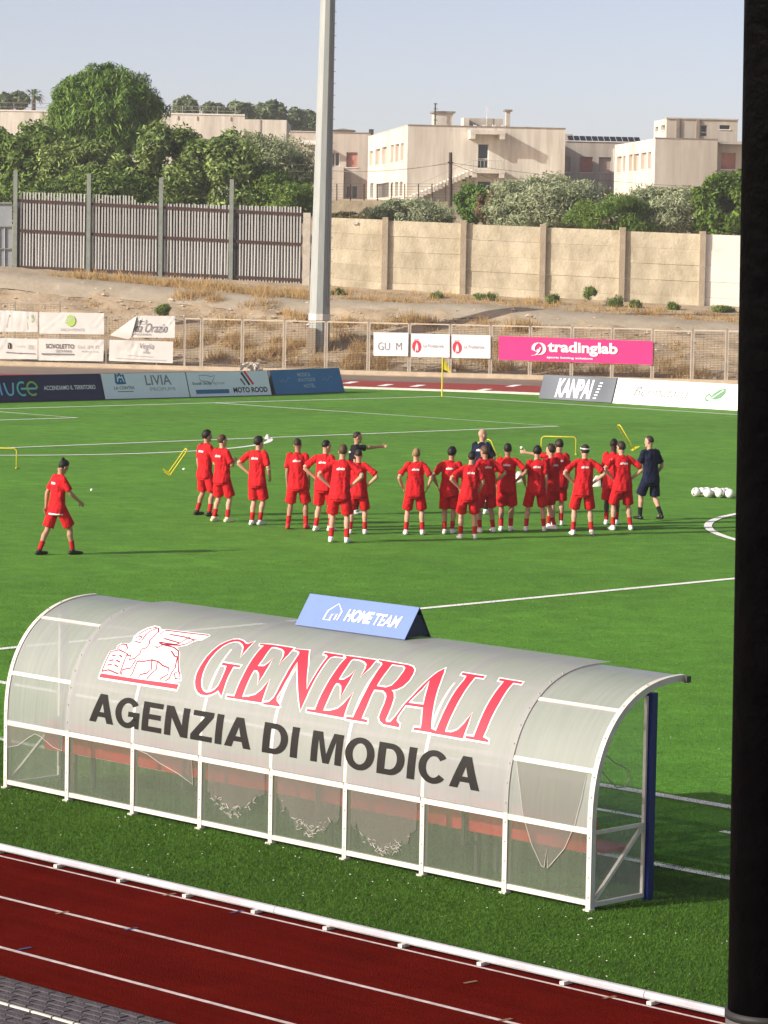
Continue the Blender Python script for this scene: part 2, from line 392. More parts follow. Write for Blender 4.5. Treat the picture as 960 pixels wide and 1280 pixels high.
# ================================================================== DUGOUT
def text_geo(s, bold=0.0, shear=0.0, spacing=1.0):
    c = bpy.data.curves.new('text_tmp', 'FONT'); c.body = s; c.size = 1.0; c.offset = bold; c.shear = shear; c.space_character = spacing
    c.resolution_u = 4
    o = bpy.data.objects.new('text_tmp', c); COL.objects.link(o)
    dg = bpy.context.evaluated_depsgraph_get()
    me = bpy.data.meshes.new_from_object(o.evaluated_get(dg))
    vs = [(v.co.x, v.co.y) for v in me.vertices]; fs = [tuple(p.vertices) for p in me.polygons]
    bpy.data.objects.remove(o); bpy.data.curves.remove(c); bpy.data.meshes.remove(me)
    a = np.array(vs); a -= a.min(0)
    return a, fs
def put(name, pts, fs, f, m, parent, cuts=None, label=None):
    """2-D outline geometry -> 3-D through f(u, v)"""
    bm = bmesh.new(); bv = [bm.verts.new((p[0], p[1], 0)) for p in pts]
    for q in fs:
        try: bm.faces.new([bv[i] for i in q])
        except ValueError: pass
    if cuts is not None:
        for ax, vals in cuts:
            no = (1, 0, 0) if ax == 0 else (0, 1, 0)
            for t in vals:
                bmesh.ops.bisect_plane(bm, geom=bm.verts[:] + bm.edges[:] + bm.faces[:], plane_co=(t, 0, 0) if ax == 0 else (0, t, 0), plane_no=no, dist=1e-6)
    for v in bm.verts: v.co = f(v.co.x, v.co.y)
    o = link(name, bmesh_mesh(name, bm), m, parent)
    if label: o['label'] = label
    return o
def text(name, s, box, f, m, parent, bold=0.0, shear=0.0, cuts=None, spacing=1.0, label=None):
    a, fs = text_geo(s, bold, shear, spacing)
    u0, v0, u1, v1 = box; mx = a.max(0)
    a = a / mx * np.array([u1 - u0, v1 - v0]) + np.array([u0, v0])
    return put(name, a, fs, f, m, parent, cuts, label)
from mathutils.geometry import tessellate_polygon
def area2(p): return sum(p[i][0] * p[(i + 1) % len(p)][1] - p[(i + 1) % len(p)][0] * p[i][1] for i in range(len(p)))
def offset_poly(p, d):
    if area2(p) < 0: p = p[::-1]
    n = len(p); out = []
    for i in range(n):
        a, b, c = (Vector(p[(i + k) % n]) for k in (-1, 0, 1))
        e1 = (b - a); e2 = (c - b)
        e1 = e1.normalized() if e1.length > 1e-9 else e2.normalized(); e2 = e2.normalized() if e2.length > 1e-9 else e1
        n1 = Vector((e1.y, -e1.x)); n2 = Vector((e2.y, -e2.x)); k = 1 + n1.dot(n2)
        q = (n1 + n2) / max(k, .55)
        out.append(tuple(b + q * d))
    return out
def poly_geo(loops):
    vv = [[Vector((x, y, 0)) for x, y in l] for l in loops]
    t = tessellate_polygon(vv); pts = [p for l in loops for p in l]
    return pts, [tuple(q) for q in t]
def line_geo(l, wd):
    pts = []; n = len(l)
    for i in range(n):
        a = Vector(l[max(i - 1, 0)]); b = Vector(l[min(i + 1, n - 1)]); t = (b - a).normalized(); nn = Vector((-t.y, t.x)) * wd / 2; p = Vector(l[i])
        pts += [tuple(p + nn), tuple(p - nn)]
    return pts, [(2 * i, 2 * i + 1, 2 * i + 3, 2 * i + 2) for i in range(n - 1)]

DX = [59.645, 60.63, 61.63, 62.62, 63.61, 64.60, 65.585, 66.59, 67.56]
_t = np.linspace(0, math.pi / 2, 49)
_py = np.concatenate([[-4.965], -3.80 - 1.165 * np.cos(_t) ** (2 / 2.4), [-3.64]]); _pz = np.concatenate([[0], .70 + 1.208 * np.sin(_t) ** (2 / 2.4), [1.905]])
_ps = np.concatenate([[0], np.cumsum(np.hypot(np.diff(_py), np.diff(_pz)))]); STOT = float(_ps[-1]); SEND = float(_ps[-2])
def prof(s):
    return float(np.interp(s, _ps, _py)), float(np.interp(s, _ps, _pz))
def pnorm(s):
    a = prof(max(0, s - .03)); b = prof(min(STOT, s + .03)); t = Vector((b[0] - a[0], b[1] - a[1])).normalized(); return Vector((-t.y, t.x))
def shell(x, s, off=0.0):
    y, z = prof(s); n = pnorm(s); return Vector((x, y + n.x * off + (67.56 - x) * .0075, z + n.y * off))

dug = thing('dugout', 'long team shelter of curved translucent sheets with red and black lettering', 'dugout', (63.6, -4.6, 0))
MT['poly'] = sheet_mat('polycarbonate', (.33, .365, .345), .76, .16, .3, 30, .2, .14, .4)
MT['polytop'] = sheet_mat('polycarbonate_roof', (.345, .37, .355), .80, .12, .3, 24, .18, .12, .4)
MT['polylow'] = sheet_mat('polycarbonate_low', (.17, .21, .155), .48, .18, .4, 44, .2, .10, .3)  # darker, greener tint for the lower sheets
MT['clear'] = sheet_mat('clear_sheet', (.55, .62, .60), .14, .03, .08, 5, .3, .03)
MT['clearlow'] = sheet_mat('clear_sheet_scratched', (.50, .53, .50), .38, .06, .3, 12, .3, .05)
MT['vinyl'] = sheet_mat('printed_film', (.36, .375, .37), .79, .07, .45, 20, .16, .09, .25)
MT['film'] = sheet_mat('peeling_film', (.27, .26, .235), .40, .06, .4, 24, .25, .08, .3)
MT['tornbit'] = sheet_mat('torn_plastic', (.58, .56, .52), .62, .2, .3, 60, .3, .2)
MT['filmedge'] = mat('film_edge', (.40, .39, .35), .5)

def rib_mesh(lo, hi, wd=.045):
    m_ = MB(); ss = np.concatenate([[0, .3, .655, .70], np.linspace(.74, SEND, 30)]); n = len(ss); vs = []
    for s in ss:
        b = lo if s < .67 else hi
        for x, o_ in ((-wd / 2, -.04), (wd / 2, -.04), (wd / 2, b), (-wd / 2, b)): vs.append(shell(67.56, s, o_) + Vector((x - 67.56, 0, 0)))
    fs = [(4 * i + k, 4 * i + (k + 1) % 4, 4 * i + 4 + (k + 1) % 4, 4 * i + 4 + k) for i in range(n - 1) for k in range(4)] + [(3, 2, 1, 0), tuple(4 * n - 4 + k for k in range(4))]
    m_.add(vs, fs); return mesh('rib', m_.v, m_.f)
rib_out = rib_mesh(.016, .016, .052); rib_in = rib_mesh(.014, .004, .05)
rivet = MB()
for s in np.arange(.12, 2.3, .17): 
    p = shell(67.56, s, .018) - Vector((67.56, 0, 0)); rivet.box(p, (.006, .006, .006))
rivm = mesh('rivet', rivet.v, rivet.f)
rivlo = MB()
for s in np.arange(.12, .66, .17): rivlo.box(shell(67.56, s, .016) - Vector((67.56, 0, 0)), (.006, .006, .006))
rivml = mesh('rivet', rivlo.v, rivlo.f)
for i, x in enumerate(DX):
    r_ = link('rib', rib_out if i in (0, 1, 7, 8) else rib_in, MT['white'], dug, (x, (67.56 - x) * .0075, 0))
    q = link('rivet', rivm if i in (0, 1, 7, 8) else rivml, MT['mast'], r_); q['kind'] = 'stuff'
    MB().box((x, -4.965 + (67.56 - x) * .0075, .010), (.036, .04, .010)).build('foot_plate', MT['white'], dug)
def purlin(x0, x1, s, lo, hi, wd=.045, m='white'):
    m_ = MB(); a, b = s - wd / 2, s + wd / 2
    m_.hexa([shell(x0, a, lo), shell(x1, a, lo), shell(x1, a, hi), shell(x0, a, hi), shell(x0, b, lo), shell(x1, b, lo), shell(x1, b, hi), shell(x0, b, hi)])
    return m_.build('rail', MT[m], dug)
for i in range(8):
    xa, xb = DX[i] + .029, DX[i + 1] - .029
    purlin(xa, xb, .07, -.03, .010)
    purlin(xa, xb, .68, -.03, .013, .05)
    e = i in (0, 7)
    purlin(xa, xb, 1.19, -.03, .012 if e else -.004, .04)
    S2 = 1.86 if i == 0 else 1.89 if i < 7 else 1.77
    purlin(xa, xb, S2, -.03, .012 if e else -.004, .035)
    # lower sheet
    def grid(s0, s1, off, ns, nm, m):
        vs = []; fs = []
        for k in range(ns + 1):
            s = s0 + (s1 - s0) * k / ns; vs += [shell(xa - .01, s, off), shell(xb + .01, s, off)]
        fs = [(2 * k, 2 * k + 1, 2 * k + 3, 2 * k + 2) for k in range(ns)]
        return link(nm, mesh(nm, vs, fs, True), MT[m], dug)
    grid(.05, .66, .002, 1, 'lower_sheet', 'polylow')
    if e:
        grid(.70, 1.18, .004, 10, 'curved_sheet', 'poly'); grid(1.20, S2 - .01, .004, 12, 'curved_sheet', 'polytop'); grid(S2 + .01, SEND - .005, .004, 10, 'curved_sheet', 'polytop')
# printed film over the six middle bays
vs = []; ns = 60; xs_ = [60.605, 66.615]
for k in range(ns + 1):
    s = .712 + (STOT - .712) * k / ns
    vs += [shell(x, s, .017) for x in xs_]
fl = link('printed_sheet', mesh('printed_sheet', vs, [(2 * k, 2 * k + 1, 2 * k + 3, 2 * k + 2) for k in range(ns)], True), MT['vinyl'], dug)
MT['overrib'] = mat('film_over_rib', (.60, .58, .53), .5, .12, 8)
for x in DX[2:7]:
    vs = []
    for s in np.linspace(.715, 1.80, 26): 
        h_ = .019 * (1 - max(0, s - 1.35) * .9)
        vs += [shell(x - h_, s, .0178), shell(x + h_, s, .0178)]
    link('rib_ridge', mesh('rib_ridge', vs, [(2 * k, 2 * k + 1, 2 * k + 3, 2 * k + 2) for k in range(25)], True), MT['overrib'], dug)

TR = {"letters":[[[[62.8095,1.9423],[62.768,1.8942],[62.7309,1.896],[62.6667,1.9259],[62.5879,1.9409],[62.5236,1.9264],[62.4766,1.886],[62.4319,1.8263],[62.4027,1.746],[62.3833,1.6556],[62.3736,1.5617],[62.3729,1.4747],[62.3921,1.404],[62.4256,1.3471],[62.4775,1.3034],[62.5357,1.2853],[62.6,1.2858],[62.6707,1.3037],[62.7224,1.3313],[62.7471,1.354],[62.8133,1.3023],[62.8114,1.3814],[62.8032,1.4726],[62.8045,1.5587],[62.8043,1.6092],[62.888,1.6105],[62.8907,1.6259],[62.6419,1.6269],[62.6417,1.6082],[62.7186,1.6042],[62.7325,1.5499],[62.7377,1.4754],[62.7323,1.3974],[62.6999,1.3485],[62.6501,1.3181],[62.5937,1.3067],[62.5417,1.3205],[62.4992,1.3555],[62.4692,1.4078],[62.4468,1.4834],[62.437,1.5638],[62.4377,1.6505],[62.4512,1.7396],[62.4752,1.8182],[62.5143,1.8765],[62.5688,1.9092],[62.637,1.9125],[62.7068,1.884],[62.7587,1.8467],[62.7967,1.7885],[62.819,1.7193],[62.8122,1.7839],[62.8118,1.8626]]],[[[62.9097,1.9262],[63.0678,1.9338],[63.368,1.9316],[63.3815,1.8342],[63.3691,1.7103],[63.3494,1.8081],[63.3107,1.867],[63.2462,1.8994],[63.1427,1.9137],[63.0921,1.9053],[63.0985,1.8408],[63.1155,1.7409],[63.1122,1.6485],[63.1969,1.6561],[63.2275,1.7059],[63.2397,1.7717],[63.249,1.6605],[63.2492,1.5639],[63.2366,1.4699],[63.2235,1.5336],[63.1906,1.5787],[63.1433,1.6063],[63.0987,1.6063],[63.0943,1.5667],[63.0947,1.4551],[63.0929,1.3227],[63.1723,1.3319],[63.2625,1.362],[63.3222,1.4208],[63.3657,1.5275],[63.369,1.4364],[63.3719,1.3035],[62.8923,1.2996],[62.8919,1.3133],[62.9939,1.3152],[62.9959,1.3927],[63.001,1.5281],[62.9942,1.6747],[62.9867,1.8095],[62.9858,1.9097],[62.9295,1.9099]]],[[[63.3991,1.9205],[63.5784,1.9308],[63.7318,1.7383],[63.8971,1.4845],[63.9049,1.6592],[63.8906,1.8352],[63.8829,1.885],[63.8469,1.9099],[63.8045,1.9121],[63.7958,1.9332],[64.0394,1.9309],[64.0583,1.9072],[63.9559,1.9052],[63.9158,1.8829],[63.9142,1.8389],[63.9251,1.7034],[63.9294,1.5459],[63.9261,1.4125],[63.9116,1.2898],[63.853,1.3841],[63.7667,1.5152],[63.6967,1.6148],[63.5687,1.773],[63.5819,1.6001],[63.57,1.4451],[63.548,1.3776],[63.5617,1.3401],[63.6161,1.3097],[63.6292,1.2949],[63.4049,1.2909],[63.4067,1.3027],[63.4702,1.3149],[63.5164,1.3641],[63.5329,1.4256],[63.5442,1.5954],[63.5297,1.7739],[63.514,1.8549],[63.4962,1.8896],[63.4538,1.906],[63.413,1.9085]]],[[[64.0732,1.9304],[64.1056,1.9314],[64.4734,1.9328],[64.4898,1.8315],[64.4655,1.7036],[64.4529,1.8053],[64.42,1.8627],[64.3644,1.8934],[64.2836,1.9102],[64.2053,1.9091],[64.1888,1.8832],[64.2092,1.7817],[64.2204,1.6379],[64.2883,1.6446],[64.3314,1.6934],[64.3478,1.7685],[64.3616,1.634],[64.358,1.4575],[64.3395,1.5235],[64.3022,1.5822],[64.2574,1.6037],[64.2175,1.604],[64.2103,1.5652],[64.2083,1.4464],[64.1973,1.3187],[64.2863,1.3273],[64.3775,1.3591],[64.4296,1.4138],[64.4861,1.5283],[64.479,1.4198],[64.4789,1.2907],[63.9966,1.295],[63.9957,1.3101],[64.0993,1.3147],[64.1043,1.4042],[64.1152,1.5479],[64.1193,1.6941],[64.1116,1.8346],[64.1128,1.9087]]],[[[64.5185,1.9232],[64.5139,1.9385],[64.8911,1.9284],[64.9554,1.9164],[65.0134,1.8785],[65.044,1.8234],[65.0576,1.742],[65.032,1.6734],[64.9778,1.6324],[64.926,1.6145],[64.9659,1.5928],[65.0032,1.5398],[65.0163,1.4659],[65.0152,1.393],[65.0051,1.3304],[65.0263,1.3096],[65.0749,1.3155],[65.1347,1.3088],[65.1914,1.3092],[65.1942,1.2865],[65.002,1.2909],[64.948,1.3142],[64.9206,1.3483],[64.922,1.4008],[64.9257,1.4795],[64.9138,1.5439],[64.8866,1.5771],[64.8318,1.6021],[64.7184,1.5981],[64.7171,1.5397],[64.7211,1.4296],[64.7084,1.3181],[64.7077,1.304],[64.7822,1.3017],[64.7868,1.2836],[64.5209,1.2836],[64.5189,1.2983],[64.6044,1.3029],[64.6234,1.4178],[64.6328,1.5604],[64.6223,1.7404],[64.6,1.8928],[64.5655,1.9173]],[[64.7013,1.9102],[64.7147,1.8188],[64.7217,1.6315],[64.8442,1.6311],[64.9003,1.6611],[64.9229,1.7347],[64.9178,1.8374],[64.8978,1.8913],[64.8528,1.9137]]],[[[65.3339,1.9508],[65.372,1.8917],[65.425,1.7718],[65.4716,1.6384],[65.517,1.5089],[65.5579,1.3884],[65.5848,1.3174],[65.6625,1.3023],[65.6653,1.2889],[65.3828,1.2864],[65.3858,1.3042],[65.4655,1.3047],[65.4519,1.3754],[65.4028,1.4994],[65.1831,1.4966],[65.1596,1.4347],[65.138,1.3747],[65.1418,1.3376],[65.1907,1.311],[65.1928,1.29],[65.1019,1.2956],[65.0749,1.3155],[65.1179,1.377],[65.1654,1.4944],[65.2184,1.6045],[65.2503,1.7039],[65.2795,1.8136],[65.301,1.8941]],[[65.2906,1.7868],[65.2729,1.6725],[65.1993,1.5168],[65.3951,1.5215],[65.3665,1.6027],[65.3324,1.6981]]],[[[65.5848,1.9091],[65.5794,1.9314],[65.8492,1.9274],[65.8553,1.9041],[65.7571,1.9027],[65.7628,1.8134],[65.7695,1.6592],[65.768,1.512],[65.7568,1.3455],[65.7558,1.3086],[65.8363,1.3136],[65.9034,1.3436],[65.953,1.4101],[65.9929,1.5162],[65.9948,1.4051],[65.9873,1.2812],[65.6079,1.2836],[65.6017,1.2996],[65.6528,1.3059],[65.6637,1.4046],[65.6703,1.5428],[65.67,1.7064],[65.6732,1.8423],[65.6583,1.9013]]],[[[66.047,1.9032],[66.0398,1.9278],[66.3114,1.9221],[66.3159,1.9007],[66.2176,1.902],[66.2205,1.8163],[66.2337,1.6525],[66.2304,1.5074],[66.2267,1.3838],[66.2153,1.3181],[66.2868,1.3007],[66.2896,1.2865],[66.0244,1.2877],[66.022,1.304],[66.1146,1.3086],[66.1231,1.4111],[66.1234,1.5582],[66.1212,1.7216],[66.1175,1.8646],[66.1131,1.9023]]]],"sil":[[61.001,1.2785],[61.0057,1.3543],[61.0127,1.5275],[61.0157,1.5659],[61.0894,1.5982],[61.0701,1.6407],[61.1044,1.6732],[61.1778,1.6826],[61.2248,1.6869],[61.2328,1.7244],[61.2062,1.7697],[61.2156,1.8409],[61.2614,1.9166],[61.3285,1.9686],[61.4115,1.9662],[61.4828,1.9263],[61.5213,1.9375],[61.7527,1.9445],[62.1507,1.9578],[62.1909,1.937],[62.1486,1.8609],[62.0629,1.8279],[62.0048,1.7631],[61.9313,1.7352],[61.898,1.7237],[61.9841,1.6773],[62.1299,1.4746],[62.1643,1.4434],[62.2091,1.3838],[62.1313,1.3613],[62.1996,1.3489],[62.1895,1.2773],[61.4608,1.2715],[61.0147,1.2706]],"bar":[[61.0228,1.3286],[61.0178,1.2871],[62.1777,1.2958],[62.1824,1.3443],[61.6137,1.3315]],"lines":[[[61.0304,1.346],[61.0303,1.56],[61.136,1.5959],[61.2836,1.5669],[61.3051,1.3462]],[[61.0284,1.3499],[61.1181,1.3737],[61.2827,1.3505]],[[61.0791,1.5202],[61.1309,1.5337]],[[61.0732,1.4679],[61.1351,1.4823]],[[61.0722,1.4191],[61.1362,1.4319]],[[61.176,1.542],[61.2318,1.526]],[[61.1691,1.4833],[61.2391,1.4694]],[[61.1713,1.4344],[61.2409,1.4196]],[[61.1119,1.6009],[61.0902,1.6335],[61.1316,1.665],[61.1906,1.6674],[61.2397,1.6244],[61.2181,1.5948]],[[61.2757,1.5583],[61.3268,1.5492],[61.3428,1.5632],[61.3519,1.5072],[61.4171,1.5297],[61.4557,1.5875],[61.4349,1.6404],[61.4954,1.6645],[61.493,1.7149],[61.4652,1.7465],[61.4744,1.8232],[61.4745,1.8848],[61.4259,1.9329],[61.3603,1.938],[61.298,1.9004],[61.2459,1.8095]],[[61.2491,1.7626],[61.2707,1.7938],[61.3223,1.782],[61.3223,1.7488],[61.2707,1.7206],[61.3664,1.7104],[61.3552,1.768],[61.3437,1.8338],[61.3605,1.8884],[61.4043,1.9245]],[[61.5276,1.8511],[61.5375,1.9216],[61.8478,1.9284],[62.1652,1.9394],[62.0468,1.8451],[61.8692,1.8668],[61.6573,1.8712]],[[61.9495,1.8752],[61.8931,1.7784],[61.7831,1.7908],[61.6331,1.8073]],[[61.8931,1.7784],[61.855,1.7549],[61.7395,1.7516],[61.619,1.7531]],[[61.6042,1.7474],[61.6784,1.7309],[61.9176,1.751],[61.9874,1.7825],[62.0468,1.8451]],[[61.6001,1.6947],[61.6409,1.6864],[61.69,1.729],[61.8588,1.7167],[61.9566,1.6821],[62.1082,1.4721],[62.1398,1.4518],[62.1717,1.3958],[62.104,1.395],[62.0653,1.446],[62.0976,1.4638]],[[62.011,1.6133],[61.9463,1.621],[61.8552,1.674]],[[61.473,1.5065],[61.5842,1.5196],[61.667,1.5442],[61.773,1.5343],[61.8526,1.504],[61.9504,1.4895],[61.9812,1.4223],[61.9006,1.3719],[61.9055,1.3426]],[[61.9964,1.6068],[62.0417,1.5001],[62.0245,1.4553],[62.021,1.3855],[61.9775,1.3561]],[[61.4488,1.5185],[61.423,1.426],[61.3207,1.4005],[61.3275,1.3418]],[[61.6718,1.5372],[61.7248,1.4491],[61.6769,1.4016],[61.5938,1.3784],[61.5897,1.3397]],[[61.7592,1.5253],[61.7934,1.457],[61.7402,1.3949],[61.7074,1.3434]],[[61.4767,1.507],[61.4792,1.3794],[61.4637,1.3433]]]}
scuts = [(1, np.arange(.72, 2.6, .035))]
def sm(off): return lambda u, v: shell(u, v, off)
k_ = 0
lab = 'GENERALI'
for loops in TR['letters']:
    outer = [tuple(q) for q in loops[0]]; holes = [[tuple(q) for q in h] for h in loops[1:]]
    wo_ = offset_poly(outer, .0185); wh = [offset_poly(h, -.017) for h in holes]
    p, f_ = poly_geo([wo_] + wh); b = put('letter', p, f_, sm(.0195 + .0002 * k_), MT['white_print'], dug, scuts, 'white outlined red serif letter ' + lab[k_])
    p, f_ = poly_geo([offset_poly(outer, .003)] + [offset_poly(h, -.003) for h in holes]); put('letter_face', p, f_, sm(.0225 + .0001 * k_), MT['red_print'], b, scuts)
    k_ += 1

p, f_ = poly_geo([[tuple(q) for q in TR['sil']]]); emb = put('lion_emblem', p, f_, sm(.0195), MT['white_print'], dug, scuts)
p, f_ = poly_geo([[tuple(q) for q in TR['bar']]]); put('emblem_base', p, f_, sm(.0215), MT['red_print'], emb, scuts)
lp, lf = [], []
for l in TR['lines']:
    p, f_ = line_geo([tuple(q) for q in l], .016); n = len(lp); lp += p; lf += [tuple(i + n for i in q) for q in f_]
put('emblem_lines', lp, lf, sm(.0212), MT['darkred_print'], emb, scuts)
def ell(cx, cy, rx, ry, a0, a1, n=22): return [(cx + rx * math.cos(R(a)), cy + ry * math.sin(R(a))) for a in np.linspace(a0, a1, n)]
GL = {   # heavy grotesque capitals: (width, list of [outline, holes...])
 'A': (.80, [[[(0, 0), (.285, 1), (.515, 1), (.80, 0), (.575, 0), (.52, .20), (.28, .20), (.225, 0)], [(.325, .37), (.40, .68), (.475, .37)]]]),
 'E': (.64, [[[(0, 0), (0, 1), (.63, 1), (.63, .82), (.21, .82), (.21, .60), (.59, .60), (.59, .425), (.21, .425), (.21, .18), (.64, .18), (.64, 0)]]]),
 'N': (.74, [[[(0, 0), (0, 1), (.23, 1), (.54, .40), (.54, 1), (.74, 1), (.74, 0), (.52, 0), (.20, .62), (.20, 0)]]]),
 'Z': (.67, [[[(0, 0), (0, .18), (.40, .82), (.03, .82), (.03, 1), (.66, 1), (.66, .83), (.26, .18), (.67, .18), (.67, 0)]]]),
 'I': (.21, [[[(0, 0), (0, 1), (.21, 1), (.21, 0)]]]),
 'M': (.88, [[[(0, 0), (0, 1), (.28, 1), (.44, .30), (.60, 1), (.88, 1), (.88, 0), (.69, 0), (.69, .76), (.53, 0), (.35, 0), (.19, .76), (.19, 0)]]]),
 'D': (.74, [[[(0, 0), (0, 1)] + ell(.34, .5, .40, .5, 88, -88), [(.21, .18)] + ell(.33, .5, .20, .32, -88, 88) + [(.21, .82)]]]),
 'O': (.82, [[ell(.41, .5, .41, .525, 0, 354, 40), ell(.41, .5, .20, .335, 0, 351, 32)]]),
 'C': (.76, [[ell(.40, .5, .40, .525, 38, 322, 34) + ell(.40, .5, .20, .335, 322, 38, 28)]]),
 'G': (.79, [[ell(.40, .5, .40, .525, 38, 335, 36) + ell(.40, .5, .20, .335, 335, 38, 28)], [[(.42, .38), (.42, .555), (.785, .555), (.785, 0), (.665, 0), (.61, .16), (.585, .38)]]]),
}
def glyphs(s_):
    x = 0; out = []
    for ch in s_:
        if ch == ' ': x += .30; continue
        w_, ps = GL[ch]; out.append((ch, x, ps)); x += w_ + (.035 if ch in 'A' else .085)
    return out, x - .05
gl, tw = glyphs('AGENZIA DI MODICA')
kx, ky = (66.27 - 60.97) / tw, 1.133 - .853
for ch, x, ps in gl:
    P, Fs = [], []
    for q, loops in enumerate(ps):
        p, f_ = poly_geo([[(60.97 + (x + a) * kx, .853 + b * ky) for a, b in l] for l in loops]); k = len(P); P += p; Fs += [tuple(i + k for i in g) for g in f_]
    put('letter', P, Fs, sm(.0200 + .0003 * (ch == 'G')), MT['black_print'], dug, scuts)

# front beam, end posts and end walls
MB().bar((59.60, -3.735, 1.885), (67.60, -3.795, 1.885), .045, .045).build('front_beam', mat('grey_blue_beam', (.22, .25, .32), .5), dug)
for x, y in ((59.58, -3.735), (67.615, -3.795)): MB().box((x, y, 1.885), (.015, .028, .028)).build('beam_cap', MT['rope'], dug)
for x, sg, ky_ in ((59.645, -1, .06), (67.56, 1, 0)):
    MB().bar((x + .012 * sg, -4.215 + ky_, 0), (x + .012 * sg, -4.215 + ky_, 1.80), .07, .07, Vector((1, 0, 0))).build('front_post', MT['blue_post'], dug)
    MB().bar((x, -4.275 + ky_, .03), (x, -4.275 + ky_, 1.775), .022, .03, Vector((1, 0, 0))).build('side_trim', MT['white'], dug)
    MB().bar((x, -4.93 + ky_, .05), (x, -4.29 + ky_, .05), .035).build('side_rail', MT['white'], dug)
    MB().bar((x, -4.93 + ky_, .665), (x, -4.29 + ky_, .665), .03).build('side_rail', MT['white'], dug)
    MB().bar((x + .004, -4.92 + ky_, .075), (x + .004, -4.30 + ky_, .645), .03).build('diagonal_brace', MT['white'], dug)
    link('side_sheet', mesh('side_sheet', [(x - .012, -4.945 + ky_, .03), (x - .012, -4.28 + ky_, .03), (x - .012, -4.28 + ky_, .66), (x - .012, -4.945 + ky_, .66)], [(0, 1, 2, 3)]), MT['clearlow'], dug)
    pts = [(x - .012, -4.28 + ky_, .68), (x - .012, -4.28 + ky_, 1.77)] + [tuple(shell(x - .012, s, -.02) - Vector((0, 0, 0))) for s in np.linspace(2.0, .72, 18)]
    link('side_sheet', mesh('side_sheet', pts, [tuple(range(len(pts)))]), MT['clear'], dug)
# peeling film and tears on the rear sheets
def film(pts, off=.010, edge=True):
    o = put('peeling_film', *poly_geo([pts]), sm(off), MT['film'], dug, scuts)
    if edge:
        p, f_ = line_geo(pts + [pts[0]], .0055); put('film_edge', p, f_, sm(off + .003), MT['filmedge'], o, scuts)
film([(66.66, 1.17), (67.47, 1.17), (67.45, .95), (67.39, .72), (67.28, .50), (67.12, .33), (67.09, .30), (67.08, .48), (67.05, .30), (67.02, .31), (66.90, .48), (66.80, .70), (66.74, .95)])
film([(59.65, .66), (60.55, .66), (60.55, .50), (60.40, .52), (60.22, .60), (60.12, .62), (60.0, .56), (59.85, .47), (59.65, .42)])
def crumple(xc, s0, wd, dp, n=22, seed=1):
    rr = random.Random(seed); low = []; sk = rr.uniform(-.25, .25)
    for k in range(n + 1):
        t = k / n * 2 - 1; low.append((xc + t * wd + rr.uniform(-.012, .012), s0 + .05 - dp * (1 - abs(t - sk) ** 1.5) + rr.uniform(-.05, .05)))
    film([(xc - wd, .655), (xc - wd * .2, .65), (xc + wd, .655)][:: 1] + low[::-1], .010, False)
    pts, fs = [], []
    for k in range(46):
        t = max(-.9, min(.9, rr.gauss(sk, .38))); c = (xc + t * wd, s0 + .05 - dp * (1 - abs(t - sk) ** 1.5) + rr.uniform(-.05, .06))
        a = rr.uniform(-.9, .9); L_ = rr.uniform(.008, .035)
        p, f_ = line_geo([(c[0] - L_ * math.cos(a), c[1] - L_ * math.sin(a)), (c[0], c[1] + rr.uniform(-.012, .012)), (c[0] + L_ * math.cos(a), c[1] + L_ * math.sin(a))], rr.uniform(.003, .008))
        q = len(pts); pts += p; fs += [tuple(i + q for i in g) for g in f_]
    o = put('torn_film', pts, fs, lambda u, v: shell(u, v, .016 + .004 * math.sin(u * 300)), MT['tornbit'], dug); o['kind'] = 'stuff'
crumple(63.13, .38, .40, .20, seed=3); crumple(64.12, .36, .42, .22, seed=5); crumple(65.10, .34, .42, .24, seed=9)
film([(61.70, .655), (62.5, .655), (62.52, .42), (62.3, .50), (62.05, .56), (61.85, .63)], .010, True)
# loose cable loop in the right end wall
lp_ = [(67.54, -4.80, 1.33), (67.54, -4.66, 1.24), (67.54, -4.50, 1.17), (67.54, -4.45, 1.08), (67.54, -4.52, 1.01), (67.54, -4.62, 1.02), (67.54, -4.74, 1.11), (67.54, -4.84, 1.20)]
MB().tube(lp_, .006, 6).build('loose_cable', MT['filmedge'], dug)

# bench inside the shelter
bn = thing('team_bench', 'long red bench seen through the sheets inside the team shelter', 'bench', (63.6, -4.5, 0))
MT['bench'] = mat('red_bench', (.58, .022, .03), .6, .1, 3)
for i in range(4):
    xa = 59.95 + i * 1.86; xb = xa + 1.852
    MB().box(((xa + xb) / 2, -4.70 + (67.56 - xa) * .0075, .575), ((xb - xa) / 2, .016, .150)).build('backrest', MT['bench'], bn)
    MB().box(((xa + xb) / 2, -4.42 + (67.56 - xa) * .0075, .435), ((xb - xa) / 2, .17, .016)).build('seat', MT['bench'], bn)
for x in np.arange(60.3, 67.4, 1.86):
    m_ = MB().bar((x, -4.55, 0), (x, -4.55, .418), .04); m_.bar((x, -4.30, 0), (x, -4.30, .418), .04); m_.bar((x, -4.735, .3), (x, -4.735, .74), .03); m_.bar((x, -4.735, .30), (x, -4.53, .30), .03)
    m_.build('leg', MT['rope'], bn)

